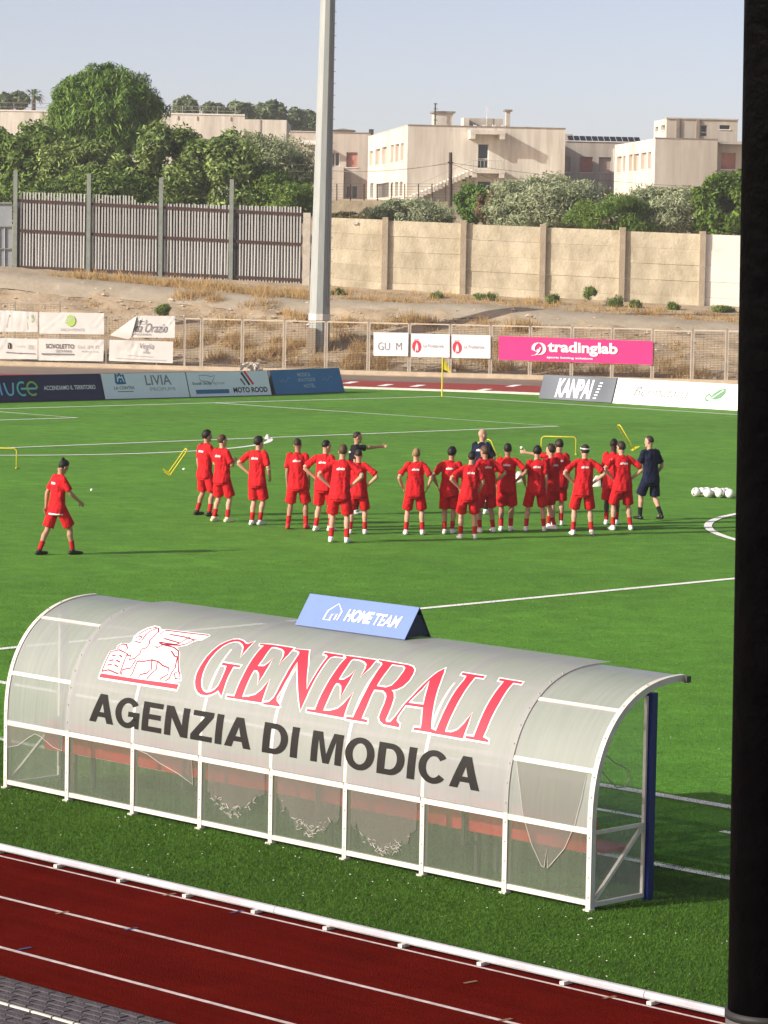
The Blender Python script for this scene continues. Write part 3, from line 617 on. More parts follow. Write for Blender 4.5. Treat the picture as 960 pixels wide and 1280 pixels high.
# two-sided sign on the roof
sg = thing('team_sign', 'light blue tent sign with HOME TEAM standing on the shelter roof', 'sign', (63.63, -3.8, 1.92))
MT['signblue'] = mat('sign_blue', (.145, .225, .44), .5, .06, 3)
MT['signdark'] = mat('sign_navy', (.02, .028, .06), .5)
XL, XR = 62.90, 64.375
fb, rd, bb = Vector((0, -3.985, 1.926)), Vector((0, -3.79, 2.215)), Vector((0, -3.63, 1.926))
def panel(a, b, nm, m, th):
    t = (b - a).normalized(); n = Vector((0, -t.z, t.y)) * th; ex = Vector((1, 0, 0))
    return MB().hexa([a + ex * XL, a + ex * XR, a + ex * XR - n, a + ex * XL - n, b + ex * XL, b + ex * XR, b + ex * XR - n, b + ex * XL - n]).build(nm, m, sg)
panel(fb, rd, 'front_panel', MT['signblue'], .006)
panel(bb, rd + Vector((0, .004, 0)), 'back_panel', MT['signdark'], -.006)
MB().hexa([Vector((XL + .01, -3.965, 1.942)), Vector((XR - .01, -3.965, 1.942)), Vector((XR - .01, -3.64, 1.942)), Vector((XL + .01, -3.64, 1.942)), Vector((XL + .01, -3.83, 2.14)), Vector((XR - .012, -3.83, 2.14)), Vector((XR - .012, -3.76, 2.14)), Vector((XL + .01, -3.76, 2.14))]).build('dark_fill', MT['signdark'], sg)  # dark block filling the open hollow between the two panels
fwdn = Vector((0, -(rd - fb).normalized().z, (rd - fb).normalized().y))
def sf(off): return lambda u, v: Vector((u, 0, 0)) + fb + (rd - fb) * v + fwdn * off
for nm, s_, bx, bo in (('lettering', 'HOME', (63.50, .30, 63.86, .68), .032), ('lettering', 'TEAM', (63.885, .30, 64.225, .66), .012)):
    text(nm, s_, bx, sf(.004), MT['white_print'], sg, bo, .18)
p, f_ = line_geo([(63.345, .27), (63.245, .27), (63.245, .55), (63.335, .80), (63.425, .58), (63.425, .30), (63.385, .30), (63.385, .48), (63.325, .46), (63.325, .27)], .018)
put('house_icon', p, f_, lambda u, v: sf(.004)(u + (v - .5) * .04, v), MT['white_print'], sg)
# ================================================================== PERIMETER BOARDS
MT['navy'] = mat('board_navy', (.009, .016, .06), .4)
MT['paleblue'] = mat('board_pale_blue', (.76, .86, .90), .5, .04, .6)
MT['boardblue'] = mat('board_blue', (.010, .165, .37), .45, .08, 1)
MT['steelgrad'] = mat('board_steel_grey', (.16, .18, .21), .5, col2=(.075, .09, .115), scale=.35, detail=1)
MT['boardwhite'] = mat('board_white', (.80, .80, .79), .5, .04, 1)
MT['darkside'] = mat('board_side', (.03, .035, .045), .6)
MT['green_print'] = mat('green_print', (.10, .24, .13), .6)
MT['lime_print'] = mat('lime_print', (.30, .48, .09), .6)
MT['teal_print'] = mat('teal_print', (.14, .58, .52), .6)
MT['sky_print'] = mat('sky_print', (.22, .48, .85), .6)
MT['steelblue_print'] = mat('steel_blue_print', (.03, .16, .30), .6)
MT['pink'] = mat('pink_print', (.80, .035, .20), .55)
MT['paperwhite'] = mat('banner_cloth', (.55, .535, .505), .7, .06, 2)
MT['banwhite'] = mat('banner_white', (.74, .74, .74), .6)

def board(label, P0, P1, back, m, h=.93, lean=.30, th=.10, side='darkside', name='advertising_board'):
    P0 = Vector((P0[0], P0[1], 0)); P1 = Vector((P1[0], P1[1], 0)); b = Vector((back[0], back[1], 0)).normalized()
    L_ = (P1 - P0).length; u = (P1 - P0) / L_; hv = Vector((0, 0, h)) + b * lean; v = hv.normalized(); n = u.cross(v)
    t = thing(name, label, 'advertising board', P0, 'advertising boards round the pitch')
    o = Vector((0, 0, .012))
    MB().hexa([P0 + o, P1 + o, P1 + o + b * (lean + .42), P0 + o + b * (lean + .42), P0 + hv + o, P1 + hv + o, P1 + hv + o + b * th, P0 + hv + o + b * th]).build('board_body', MT[side], t)
    f0 = lambda a, c, off=.006: P0 + o + u * a + v * c + n * off
    vl = hv.length
    MB().hexa([f0(.015, .012, .002), f0(L_ - .015, .012, .002), f0(L_ - .015, .012, .006), f0(.015, .012, .006), f0(.015, vl - .01, .002), f0(L_ - .015, vl - .01, .002), f0(L_ - .015, vl - .01, .006), f0(.015, vl - .01, .006)]).build('face_panel', m, t)
    return t, L_, vl, f0
def pf(f0, off=.011): return lambda a, c: f0(a, c, off)
def strokes(name, lines, wd, f, m, parent):
    P, Fs = [], []
    for l in lines:
        p, f_ = line_geo(l, wd); k = len(P); P += p; Fs += [tuple(i + k for i in q) for q in f_]
    return put(name, P, Fs, f, m, parent)
def arc(cx, cy, rx, ry, a0, a1, n=24): return [(cx + rx * math.cos(R(a)), cy + ry * math.sin(R(a))) for a in np.linspace(a0, a1, n)]

# --- goal line side (left of the photograph), facing the pitch
t, L_, vl, f0 = board('dark navy board with big rounded letters running from blue to green', (-3.42, 42.2), (-3.42, 49.93), (-1, 0), MT['navy'])
def yv(px): return (px - 131.0) / 27.75 + L_               # photo column -> metres along this board
w_ = .075
strokes('logo_letter', [[(yv(-2), .25), (yv(-3.5), .86)], [(yv(2.2), .25), (yv(1), .86)]], w_, pf(f0), MT['sky_print'], t)
strokes('logo_letter', [[(yv(7), .70), (yv(8.5), .42)] + arc(yv(13), .42, .15, .17, 180, 330) + [(yv(18.5), .70)]], w_, pf(f0), mat('blue_green_print', (.18, .55, .72), .6), t)
strokes('logo_letter', [arc(yv(29), .47, .22, .24, 60, 300), [(yv(27), .47), (yv(47), .47)]], w_, pf(f0, .0115), MT['teal_print'], t)
strokes('logo_letter', [arc(yv(41.5), .47, .23, .24, 2, 310)], w_, pf(f0, .012), MT['lime_print'], t)
text('slogan', 'ACCENDIAMO IL TERRITORIO', (yv(56), .40, yv(122.5), .56), pf(f0), MT['white_print'], t, .02)

t, L_, vl, f0 = board('pale blue board with castle mark beside thin tall grey capitals', (-3.42, 49.98), (-3.42, 54.10), (-1, 0), MT['paleblue'])
def yv(px): return (px - 135.0) / 24.0
strokes('castle_mark', [[(yv(151), .60), (yv(152), .95), (yv(154), .86), (yv(156), .95), (yv(158), .86), (yv(160), .92), (yv(161.5), .60), (yv(151), .60)], [(yv(154.5), .62), (yv(155.5), .75), (yv(157.5), .75), (yv(158.5), .62)]], .10, pf(f0), MT['steelblue_print'], t)
text('caption', 'LA CONTEA', (yv(147.5), .36, yv(171), .48), pf(f0), MT['grey_print'], t, .02)
strokes('caption_line', [[(yv(151), .28), (yv(169), .28)]], .03, pf(f0), MT['grey_print'], t)
text('lettering', 'LIVIA', (yv(185), .50, yv(215), .88), pf(f0), mat('mid_grey_print', (.20, .22, .24), .7), t, .01)
text('caption', 'PROFUMI', (yv(189), .28, yv(218), .41), pf(f0), MT['pale_print'], t, 0)
t, L_, vl, f0 = board('pale blue board with grey island outline, blue bar and three slanted stripes', (-3.42, 54.12), (-3.42, 58.28), (-1, 0), MT['paleblue'])
def yv(px): return (px - 232.0) / 24.5
strokes('island_outline', [[(yv(248), .62), (yv(247), .82), (yv(255), .84), (yv(262), .78), (yv(267), .82), (yv(264), .66), (yv(261), .52), (yv(256), .60), (yv(248), .62)]], .022, pf(f0), MT['grey_print'], t)
text('caption', 'South Sicily', (yv(237.5), .44, yv(261), .58), pf(f0, .0125), mat('slate_print', (.10, .12, .14), .7), t, .015)
text('caption', 'Agricole', (yv(262.5), .44, yv(277), .58), pf(f0), MT['pale_print'], t)
p, f_ = poly_geo([[(yv(240), .12), (yv(281), .12), (yv(281), .28), (yv(240), .28)]]); put('blue_bar', p, f_, pf(f0), MT['steelblue_print'], t)
strokes('stripe', [[(yv(308), .42), (yv(300.5), .92)]], .10, pf(f0), MT['black_print'], t)
strokes('stripe', [[(yv(313), .44), (yv(304.5), .96)]], .10, pf(f0), MT['red_print'], t)
strokes('stripe', [[(yv(302.5), .42), (yv(298), .68)]], .08, pf(f0), MT['grey_print'], t)
text('lettering', 'MOTO ROOD', (yv(286.5), .13, yv(329.5), .34), pf(f0), MT['black_print'], t, .03)
t, L_, vl, f0 = board('blue board with three short centred lines of text between wave marks', (-3.50, 58.55), (-4.30, 63.05), (-1, -.18), MT['boardblue'], th=.14)
def yv(px): return (px - 338.0) / 97.0 * L_
for s_, a_, b_, v_ in (('MODICA', 374, 392, .68), ('BOUTIQUE', 373.5, 397, .46), ('HOTEL', 379.5, 395, .23)):
    text('lettering', s_, (yv(a_), v_, yv(b_), v_ + .16), pf(f0), mat('board_light_print', (.45, .58, .68), .6), t, .015)
for c_ in (356, 414):
    strokes('wave_mark', [[(yv(c_ - 8), .60), (yv(c_ - 6), .50), (yv(c_ - 3), .60), (yv(c_ - 1), .48), (yv(c_ + 2), .56), (yv(c_ + 5), .68), (yv(c_ + 8), .60)]], .035, pf(f0), mat('board_wave', (.16, .30, .45), .6), t)
bk = MB()
for q in range(6): bk.box((-4.6 + random.uniform(-.4, .3), 57.6 + random.uniform(-.5, .6), 1.0 + random.uniform(-.05, .12)), (.14, .16, .09))

# --- touch line side (right of the photograph)
t, L_, vl, f0 = board('steel grey board with tall slanted white letters', (3.00, 66.3), (6.70, 66.3), (0, 1), MT['steelgrad'])
def xv(px): return (px - 666.0) / (762 - 666.0) * L_
text('lettering', 'KANPAI', (xv(687), .10, xv(734), .86), pf(f0), MT['white_print'], t, .035, .14)
strokes('small_marks', [[(xv(737 + k * .9), .15 + k * .12), (xv(741 + k * .9), .15 + k * .12)] for k in range(6)], .05, pf(f0), MT['white_print'], t)
t, L_, vl, f0 = board('white board with fine grey handwriting and a green leaf', (6.75, 66.3), (14.6, 66.3), (0, 1), MT['boardwhite'], side='boardwhite')
def xv(px): return (px - 763.5) / (922 - 763.5) * 6.02
strokes('script_initial', [[(xv(785), .70), (xv(788), .84), (xv(795), .86), (xv(798), .72), (xv(790), .55), (xv(780), .42), (xv(776), .28)]], .022, pf(f0), MT['pale_print'], t)
text('script', 'Bermutana', (xv(788), .34, xv(856), .70), pf(f0), MT['grey_print'], t, -.004, .35)
leaf = [(xv(884), .38), (xv(887), .58), (xv(893), .74), (xv(901), .82), (xv(902), .62), (xv(898), .44), (xv(891), .35)]
put('leaf_mark', *poly_geo([leaf]), pf(f0), MT['green_print'], t)
strokes('leaf_mark', [arc(xv(882), .42, .12, .12, 20, 300, 12)], .07, pf(f0), MT['green_print'], t)
strokes('leaf_vein', [[(xv(886), .40), (xv(899), .74)]], .025, pf(f0, .013), MT['boardwhite'], t)

# ================================================================== FENCE
MT['fpost'] = mat('fence_steel', (.30, .27, .23), .6, .2, 3)
MT['fframe'] = mat('fence_frame', (.52, .46, .36), .6, .15, 3)
MT['wire'] = mat('fence_wire', (.13, .10, .075), .7)
def fl_(px):
    k = (px - 3.7 - 480) / FPX; return 143.6 * k / (1 + .217 * k)
def fpt(l, z, off=0.0): return W(l, fence_d(l) - off, z)
fence = thing('wire_fence', 'tall wire mesh fence of framed panels along the foot of the dry bank', 'fence', tuple(fpt(0, 0)))
FT = 2.34
posts = [230, 252, 303, 355.5, 407.5, 460.5, 511.5, 562.5, 613, 662.5, 714.5, 765, 815.5]
right = [865, 908, 952]
def frame(l0, l1, zt):
    fr_ = MB(); g = .055
    a, b = l0 + g, l1 - g
    for l in (a, b): fr_.bar(fpt(l, .12), fpt(l, zt), .045, .045, Vector((F2.x, F2.y, 0)))
    fr_.bar(fpt(a, zt), fpt(b, zt), .05, .05); fr_.bar(fpt(a, .16), fpt(b, .16), .045, .045)
    o = fr_.build('panel_frame', MT['fframe'], fence)
    m_ = MB()
    for z in np.arange(.22, zt - .02, .075): m_.tube([fpt(a, z, .0), fpt(b, z, .0)], .0075, 3, False)
    for l in np.arange(a + .1, b, .16): m_.tube([fpt(l, .16), fpt(l, zt)], .0045, 3, False)
    q = m_.build('wire_mesh', MT['wire'], o); q['kind'] = 'stuff'
lp_ = [fl_(x) for x in posts]
for i, l in enumerate(lp_):
    MB().bar(fpt(l, -.05), fpt(l, FT + .05), .05, .05, Vector((F2.x, F2.y, 0))).build('post', MT['fpost'], fence)
    if i: frame(lp_[i - 1], l, FT)
rl = [fl_(x) for x in right]
for l in rl: MB().bar(fpt(l, -.05), fpt(l, FT + .12), .07, .07, Vector((F2.x, F2.y, 0))).build('post', MT['fpost'], fence)
frame(lp_[-1], rl[0], FT - .05); frame(rl[0], rl[1], FT); frame(rl[1], rl[2], FT)
old = [fl_(x) for x in (-60, -20, 19, 75, 133, 196, 230)]
of = MB(); 
for i, l in enumerate(old):
    zt = 2.95 if i < 4 else 2.35
    MB().bar(fpt(l, -.05), fpt(l, zt), .06, .06, Vector((F2.x, F2.y, 0))).build('post', MT['fpost'], fence)
    if i:
        a = old[i - 1]; zt = 2.9 if i < 4 else 2.3
        MB().bar(fpt(a, zt), fpt(l, zt), .035, .035).build('top_rail', MT['fpost'], fence)
        m_ = MB()
        for z in np.arange(.2, zt, .085): m_.tube([fpt(a, z), fpt(l, z)], .006, 3, False)
        for x in np.arange(a, l, .14): m_.tube([fpt(x, .15), fpt(x, zt)], .004, 3, False)
        stuff(m_.build('wire_mesh', MT['wire'], fence))

def banner(label, px, m, wr=.02, seed=0, group='cloth banners tied on the wire fence', grid_=(30, 9), folds=()):
    """px: four photo corners bottom-left, bottom-right, top-right, top-left on the fence plane"""
    c = []
    for x, y in px:
        l = fl_(x); l, d, z = LDZ(x, y, fence_d(l) - .10); c.append(W(l, d, z))
    ctr = (c[0] + c[1]) / 2
    nrm = (c[1] - c[0]).cross(c[3] - c[0]).normalized()
    if nrm.dot(CAM - c[0]) < 0: nrm = -nrm
    Wd = (c[1] - c[0]).length
    def f(u, v, off=.0):
        p = (c[0] * (1 - u) + c[1] * u) * (1 - v) + (c[3] * (1 - u) + c[2] * u) * v
        k = noise.noise(Vector((u * Wd * 1.1 + seed * 7.3, v * 1.6 + u * 2.0, seed))) * wr
        for (a, b, e, g) in folds:       # crease lines: (u0,v0)->(u1,v1)
            q = Vector((u - a, (v - b) * .4)); t_ = Vector((e - a, (g - b) * .4)); s_ = max(0, min(1, q.dot(t_) / t_.length_squared)); dd = (q - t_ * s_).length
            k += .035 * math.exp(-(dd / .018) ** 2) - .03 * math.exp(-((dd - .03) / .02) ** 2)
        return p + nrm * (k + off)
    nu, nv = grid_
    vs = [f(i / nu, j / nv) for j in range(nv + 1) for i in range(nu + 1)]
    fs = [(j * (nu + 1) + i, j * (nu + 1) + i + 1, (j + 1) * (nu + 1) + i + 1, (j + 1) * (nu + 1) + i) for j in range(nv) for i in range(nu)]
    o = tag(link('banner', mesh('banner', vs, fs, True), m), label, 'banner', group)
    return o, lambda off=.02: (lambda u, v: f(u, v, off))
C_ = MT['paperwhite']
b, f = banner('crumpled white banner at the far left in the upper row', [(-40, 414), (47, 415), (47, 390), (-40, 386)], C_, .05, 1, folds=[(.62, 0, .60, 1), (.80, .1, .84, 1), (.9, .9, 1, .3), (.5, .1, .55, .9)])
strokes('print', [[(.55, .2), (.60, .8)], [(.86, .1), (.86, .75)]], .006, f(), MT['grey_print'], b)
strokes('print', [arc(.93, .66, .012, .2, 0, 360, 14)], .008, f(), MT['lime_print'], b)
b, f = banner('white banner with round green leaf logo above pale letters', [(49, 417), (130, 418), (130, 391.5), (49, 390)], C_, .03, 2, folds=[(.04, .05, .38, .9), (.85, .3, 1, .9)])
lg = arc(.49, .62, .075, .27, 0, 360, 28)
put('logo_disc', *poly_geo([lg]), f(.03), MT['lime_print'], b)
strokes('logo_lines', [arc(.43 + .03 * k, .55 + .03 * k, .03, .16, 30, 200, 8) for k in range(4)], .010, f(.036), MT['paperwhite'], b)
text('lettering', 'ARCHIPONTE', (.33, .14, .70, .27), f(.03), MT['pale_print'], b)
b, f = banner('white banner with small black square T and black stripe', [(-40, 448), (47, 449), (47, 424), (-40, 421)], C_, .03, 3, folds=[(.35, 0, .55, .95), (.6, .9, .75, .3)])
put('logo_square', *poly_geo([[(.575, .50), (.62, .50), (.62, .78), (.575, .78)]]), f(.03), MT['black_print'], b)
text('lettering', 'T', (.585, .54, .61, .74), f(.036), MT['white_print'], b, .03)
strokes('stripe', [[(.55, .32), (.72, .28), (.97, .27)]], .05, f(.03), MT['grey_print'], b)
text('caption', 'FORNITURE', (.71, .58, .83, .66), f(.03), MT['pale_print'], b); text('caption', 'EDILI', (.87, .50, .95, .70), f(.03), MT['pale_print'], b)
b, f = banner('white banner with bold black capitals above a thin grey stripe', [(48, 450.5), (129, 451.5), (130, 424.5), (48, 423)], C_, .03, 4, folds=[(.68, .1, .97, .9), (.05, .1, .28, .2)])
text('lettering', 'SCIVOLETTO', (.115, .56, .55, .76), f(.03), MT['black_print'], b, .01)
text('lettering', 'GIOVANNI', (.27, .38, .51, .50), f(.03), MT['grey_print'], b, .01)
strokes('stripe', [[(.05, .30), (.55, .30)]], .06, f(.03), MT['grey_print'], b)
text('caption', 'Cell. 338 12', (.60, .58, .93, .72), f(.03), MT['pale_print'], b); text('caption', 'MODICA (RG)', (.66, .38, .92, .48), f(.03), MT['pale_print'], b)
b, f = banner('white banner with folded down corner and dark handwritten script', [(164, 421.5), (218.5, 422.5), (219, 395), (171, 394.5)], C_, .03, 5, folds=[(0, .05, .15, .9), (.75, .4, .98, .95)])
text('script', 'da Orazio', (.04, .24, .82, .66), f(.03), MT['grey_print'], b, 0, .25)
text('caption', 'PIZZERIA', (.06, .10, .46, .18), f(.03), MT['grey_print'], b)
strokes('crown_mark', [[(.12, .80), (.10, .62), (.28, .62), (.28, .80), (.20, .72), (.12, .80)]], .025, f(.03), MT['grey_print'], b)
l0 = [(137, 419), (171, 394.5), (164, 421.5), (160, 424)]
cs = []
for x, y in l0:
    l = fl_(x); l, d, z = LDZ(x, y, fence_d(l) - .12); cs.append(W(l, d, z))
cs.insert(2, (cs[1] + cs[2]) / 2 + (CAM - cs[1]).normalized() * .12)
link('folded_corner', mesh('folded_corner', cs, [(0, 2, 1), (0, 3, 2), (0, 4, 3)], True), C_, b)
b, f = banner('white banner with creased left part in the lower row', [(136, 451), (216, 454), (216.5, 427), (137, 424.5)], C_, .03, 6, folds=[(.18, .25, .38, .85), (.38, .05, .44, .85), (.2, .6, .34, .75)])
text('script', 'Veglia', (.48, .55, .70, .88), f(.03), MT['grey_print'], b, -.004, .3); text('script', 'life', (.53, .40, .64, .54), f(.03), MT['grey_print'], b, -.004, .3)
strokes('stripe', [[(.10, .14), (.9, .12)], [(.28, .30), (.7, .26)]], .018, f(.03), MT['pale_print'], b)
B_ = MT['banwhite']
b, f = banner('plain white banner with three thin grey letters and a gap', [(467, 444.6), (510, 445.2), (510.5, 416), (467, 415.5)], B_, .008, 7)
text('lettering', 'GU  M', (.13, .25, .81, .58), f(.025), MT['grey_print'], b, -.012)
for k, (xa, xb) in enumerate(((514, 562), (564.5, 613))):
    dy = k * 1.3
    b, f = banner(['white banner with red apple next to the plain lettered banner', 'white banner with red apple beside the pink banner'][k], [(xa, 445.8 + dy), (xb, 446.8 + dy), (xb, 418 + dy), (xa, 416.8 + dy)], B_, .008, 8 + k)
    put('apple', *poly_geo([arc(.14, .45, .115, .26, 0, 360, 22)]), f(.025), MT['red_print'], b)
    put('apple_core', *poly_geo([[(.10, .20), (.12, .48), (.15, .62), (.18, .48), (.19, .30), (.16, .24), (.14, .36), (.12, .22)]]), f(.032), MT['white_print'], b)
    strokes('apple_leaf', [[(.08, .70), (.12, .76), (.16, .72), (.19, .78)]], .02, f(.025), MT['red_print'], b)
    text('lettering', 'La Fruttarola', (.32, .42, .84, .56), f(.025), MT['grey_print'], b, .0)
b, f = banner('long bright pink banner with white rounded lettering', [(623.5, 449.5), (815.5, 456), (816, 426.5), (623.5, 420)], MT['pink'], .02, 10)
text('lettering', 'tradinglab', (.320, .26, .775, .86), f(.03), MT['white_print'], b, .035)
text('caption', 'sports betting solutions', (.315, .10, .615, .22), f(.03), MT['white_print'], b, .03)
strokes('ring_mark', [arc(.263, .52, .037, .25, -110, 190, 26) + [(.252, .38), (.262, .5)]], .022, f(.03), MT['white_print'], b)
strokes('ring_mark', [[(.215, .22), (.245, .26), (.262, .40), (.272, .58)]], .012, f(.036), MT['white_print'], b)
# white rubbish heap below the fence
lt = MB()
rr = random.Random(4)
p0 = at(318, 461, 142.4); p0.z = .12
for k in range(16):
    q = p0 + Vector((R2v.x, R2v.y, 0)) * rr.gauss(0, .22) + Vector((0, 0, rr.uniform(.03, .30)))
    s_ = rr.uniform(.10, .22)
    lt.add([q + Vector((rr.uniform(-1, 1), rr.uniform(-1, 1), rr.uniform(-1, 1))) * s_ for _ in range(6)], [(0, 1, 2), (0, 2, 3), (3, 4, 5), (1, 2, 4), (0, 4, 5), (2, 3, 5)])
o = lt.build('plastic_bags', MT['white']); tag(o, 'small heap of white plastic bags at the foot of the wire fence', 'rubbish')
# ================================================================== MAST, WALLS, FENCES BEHIND THE BANK
def zat(py, px, d): return LDZ(px, py, d)[2]
# floodlight mast (eight sided, tapering) on a concrete block
DM = 148.6
pb = at(398, 448, DM); pt_ = at(411, -40, DM + .0)
mast = thing('floodlight_mast', 'tall grey tapering floodlight mast rising from the dry bank', 'mast', tuple(pb))
tp = pb + (pt_ - pb) * 1.9
m_ = MB(); n = 10; rings = []
for k in range(12):
    q = k / 11; c = pb + (tp - pb) * q; r_ = .50 - .33 * q * 1.0
    rings.append((c, r_))
m_.tube([c for c, r in rings], [r for c, r in rings], 10); m_.build('shaft', MT['mast'], mast)
MB().tube([pb + (tp - pb) * .052, pb + (tp - pb) * .0605], .51, 10).build('band', MT['white'], mast)
blk = at(389, 428, DM - .4)
MB().box((blk.x, blk.y, .95), (.20, .35, 1.0), (Vector((R2v.x, R2v.y, 0)), Vector((F2.x, F2.y, 0)), Vector((0, 0, 1)))).build('footing_block', MT['concrete'], mast)
MB().box((pb.x, pb.y, .30), (1.0, .8, .18), (Vector((R2v.x, R2v.y, 0)), Vector((F2.x, F2.y, 0)), Vector((0, 0, 1)))).build('footing_slab', MT['concrete'], mast)
pg_ = MB(); sd_v = Vector((R2v.x, R2v.y, 0))
for q in np.arange(.10, .98, .016):
    c = pb + (tp - pb) * q; r_ = .50 - .33 * q
    pg_.bar(c + sd_v * r_ * .9, c + sd_v * (r_ + .08), .02)
stuff(pg_.build('step_bolts', MT['rust'], mast))
MB().tube([pb + (tp - pb) * q + sd_v * (.50 - .33 * q) * .8 - Vector((F2.x, F2.y, 0)) * (.50 - .33 * q) * .75 for q in (.07, .3, .6, .97)], .03, 5).build('cable_duct', MT['rope'], mast)
for q in (.27, .47, .70): MB().tube([pb + (tp - pb) * (q - .0018), pb + (tp - pb) * (q + .0018)], .505 - .33 * q, 10).build('joint_ring', MT['mast'], mast)
hd = MB()
for k in range(4): hd.box(tp + Vector((R2v.x, R2v.y, 0)) * (k - 1.5) * .8, (.3, .25, .25))
hd.bar(tp - Vector((R2v.x, R2v.y, 0)) * 1.8, tp + Vector((R2v.x, R2v.y, 0)) * 1.8, .12); hd.build('lamp_head', MT['mast'], mast)

AX = (Vector((R2v.x, R2v.y, 0)), Vector((F2.x, F2.y, 0)), Vector((0, 0, 1)))
def objrand(m, amt):
    t = m.node_tree; N = t.nodes; L = t.links; b = N['Principled BSDF']; s_ = b.inputs['Base Color'].links[0].from_socket
    oi = N.new('ShaderNodeObjectInfo'); mr = N.new('ShaderNodeMapRange'); mr.inputs[3].default_value = 1 - amt; mr.inputs[4].default_value = 1 + amt
    h = N.new('ShaderNodeHueSaturation'); L.new(oi.outputs['Random'], mr.inputs[0]); L.new(mr.outputs[0], h.inputs['Value']); L.new(s_, h.inputs['Color']); L.new(h.outputs[0], b.inputs['Base Color'])
    return m
MT['plank'] = objrand(mat('precast_concrete', (.61, .55, .405), .92, col2=(.50, .445, .315), scale=.8, bump=.5, bscale=9, detail=9, stain=.34, stain_scale=(.9, .9, .5)), .07)
MT['plankwhite'] = objrand(mat('whitewashed_concrete', (.74, .71, .64), .9, .10, 1.2), .03)
MT['slat'] = objrand(mat('galvanised_slat', (.545, .55, .53), .6, col2=(.41, .41, .39), scale=1.5, stretch=(1, 1, .35)), .16)
MT['slatdark'] = mat('fence_backing', (.05, .052, .05), .95)
MT['oldpost'] = mat('grey_green_post', (.22, .25, .22), .7, .2, 3)
MT['gate'] = mat('grey_gate', (.26, .29, .31), .6, .12, 2)

wl = thing('concrete_wall', 'high wall of precast concrete boards between posts above the dry bank', 'wall', tuple(W(0, 165, 3)))
bays = [(386, 479.5), (479.5, 577), (577, 676), (676, 775), (775, 875), (875, 974)]
topy = [(270, 275.5), (275.5, 279), (279.5, 284), (283.5, 288), (288, 293), (292, 297)]
basey = [(352, 362), (362, 366), (366, 372), (371, 377), (376, 381), (380, 386)]
def wl_ld(px):
    k = (px - 4.5 - 480) / FPX; l = 165.5 * k / (1 + .10 * k); return l, wall_d(l)
rr = random.Random(2)
for i, (a, b) in enumerate(bays):
    la, da = wl_ld(a + 3); lb, db = wl_ld(b - 3)
    zt = [zat(topy[i][0], a, da), zat(topy[i][1], b, db)]; zb = [zat(basey[i][0], a, da) - .45, zat(basey[i][1], b, db) - .45]
    zt = [sum(zt) / 2 + .04, sum(zt) / 2 - .04]
    n = 5; m = MT['plankwhite'] if i == 5 else MT['plank']
    for k in range(n):
        m_ = MB(); g = .012
        def pt(l, d, e, t_): 
            j = 0 if l == la else 1
            z = zb[j] + (zt[j] - zb[j]) * (k + t_) / n + (g * .5 if t_ == 0 else -g * .5) + rr.uniform(-.006, .006)
            return W(l, d + e, z)
        fo = rr.uniform(-.02, .02)
        m_.hexa([pt(la, da, -.06 + fo, 0), pt(lb, db, -.06 + fo, 0), pt(lb, db, .06, 0), pt(la, da, .06, 0), pt(la, da, -.06 + fo, 1), pt(lb, db, -.06 + fo, 1), pt(lb, db, .06, 1), pt(la, da, .06, 1)])
        m_.build('panel_board', m, wl)
    if i == 0:
        for k, (t0, t1) in enumerate(((.0, .72),)):
            pass
        MB().box(at(444, 279, wl_ld(444)[1] - .10), (.13, .02, .06), AX).build('white_plate', MT['white'], wl)
for i, px in enumerate([479.5, 577, 676, 775, 875]):
    l, d = wl_ld(px); zt = zat(topy[i][1] - 4, px, d); zb = zat(basey[i][1], px, d) - .6
    MB().box(W(l, d - .06, (zt + zb) / 2), (.15, .20, (zt - zb) / 2), AX).build('post', MT['concrete'] if i < 4 else MT['concrete'], wl)
l, d = wl_ld(382); zt, zb = zat(266, 382, d), zat(356, 382, d) - .5
MB().box(W(l, d - .12, (zt + zb) / 2), (.19, .22, (zt - zb) / 2), AX).build('end_post', mat('pale_post', (.50, .46, .38), .9, .2, 3), wl)

# sheet metal fence of vertical slats on rusty rails
mf = thing('metal_fence', 'tall fence of narrow vertical metal slats on rusty rails above the bank', 'fence', tuple(at(200, 345, 167.5)))
def mfd(px): return 168.0 - (px - 20) * .004
def mfp(px, py, off=0): return at(px, py, mfd(px) - off)
def lerp(a, b, t): return a + (b - a) * t
sx = 26.0; smesh = None
while sx < 377:
    top = np.interp(sx, [20, 168, 169, 378], [239.5, 245, 253.5, 258.5]) + rr.uniform(-.5, .5)
    bot = np.interp(sx, [20, 378], [337, 356]) + rr.uniform(-1, 2)
    d = mfd(sx); p = at(sx, (top + bot) / 2, d); zt, zb = zat(top, sx, d), zat(bot, sx, d)
    if abs(((sx - 110 + 46) % 91) - 46) > 4.5:
        h = zt - zb
        if smesh is None: smesh = mesh('slat', MB().hexa([(-.036, -.012, -.5), (.036, -.012, -.5), (.036, .012, -.5), (-.036, .012, -.5), (-.036, -.012, .5), (.036, -.012, .5), (.036, .012, .5), (-.036, .012, .5)]).v, BOXF)
        o = link('slat', smesh, MT['slat'], mf, (p.x, p.y, (zt + zb) / 2)); o.scale = (1, 1, h); o.rotation_euler = (rr.uniform(-.006, .006), rr.uniform(-.012, .012), YAW - math.pi / 2)
    sx += 3.75
for (ya, yb) in ((250.5, 268), (288, 305.5), (333.5, 350)):
    segs = [(20, 110), (110, 200), (200, 288), (288, 377)]
    for a, b in segs:
        y0 = lerp(ya, yb, (a - 20) / 357); y1 = lerp(ya, yb, (b - 20) / 357)
        MB().bar(mfp(a, y0, .045), mfp(b, y1, .045), .06, .15).build('rail', MT['rust'], mf)
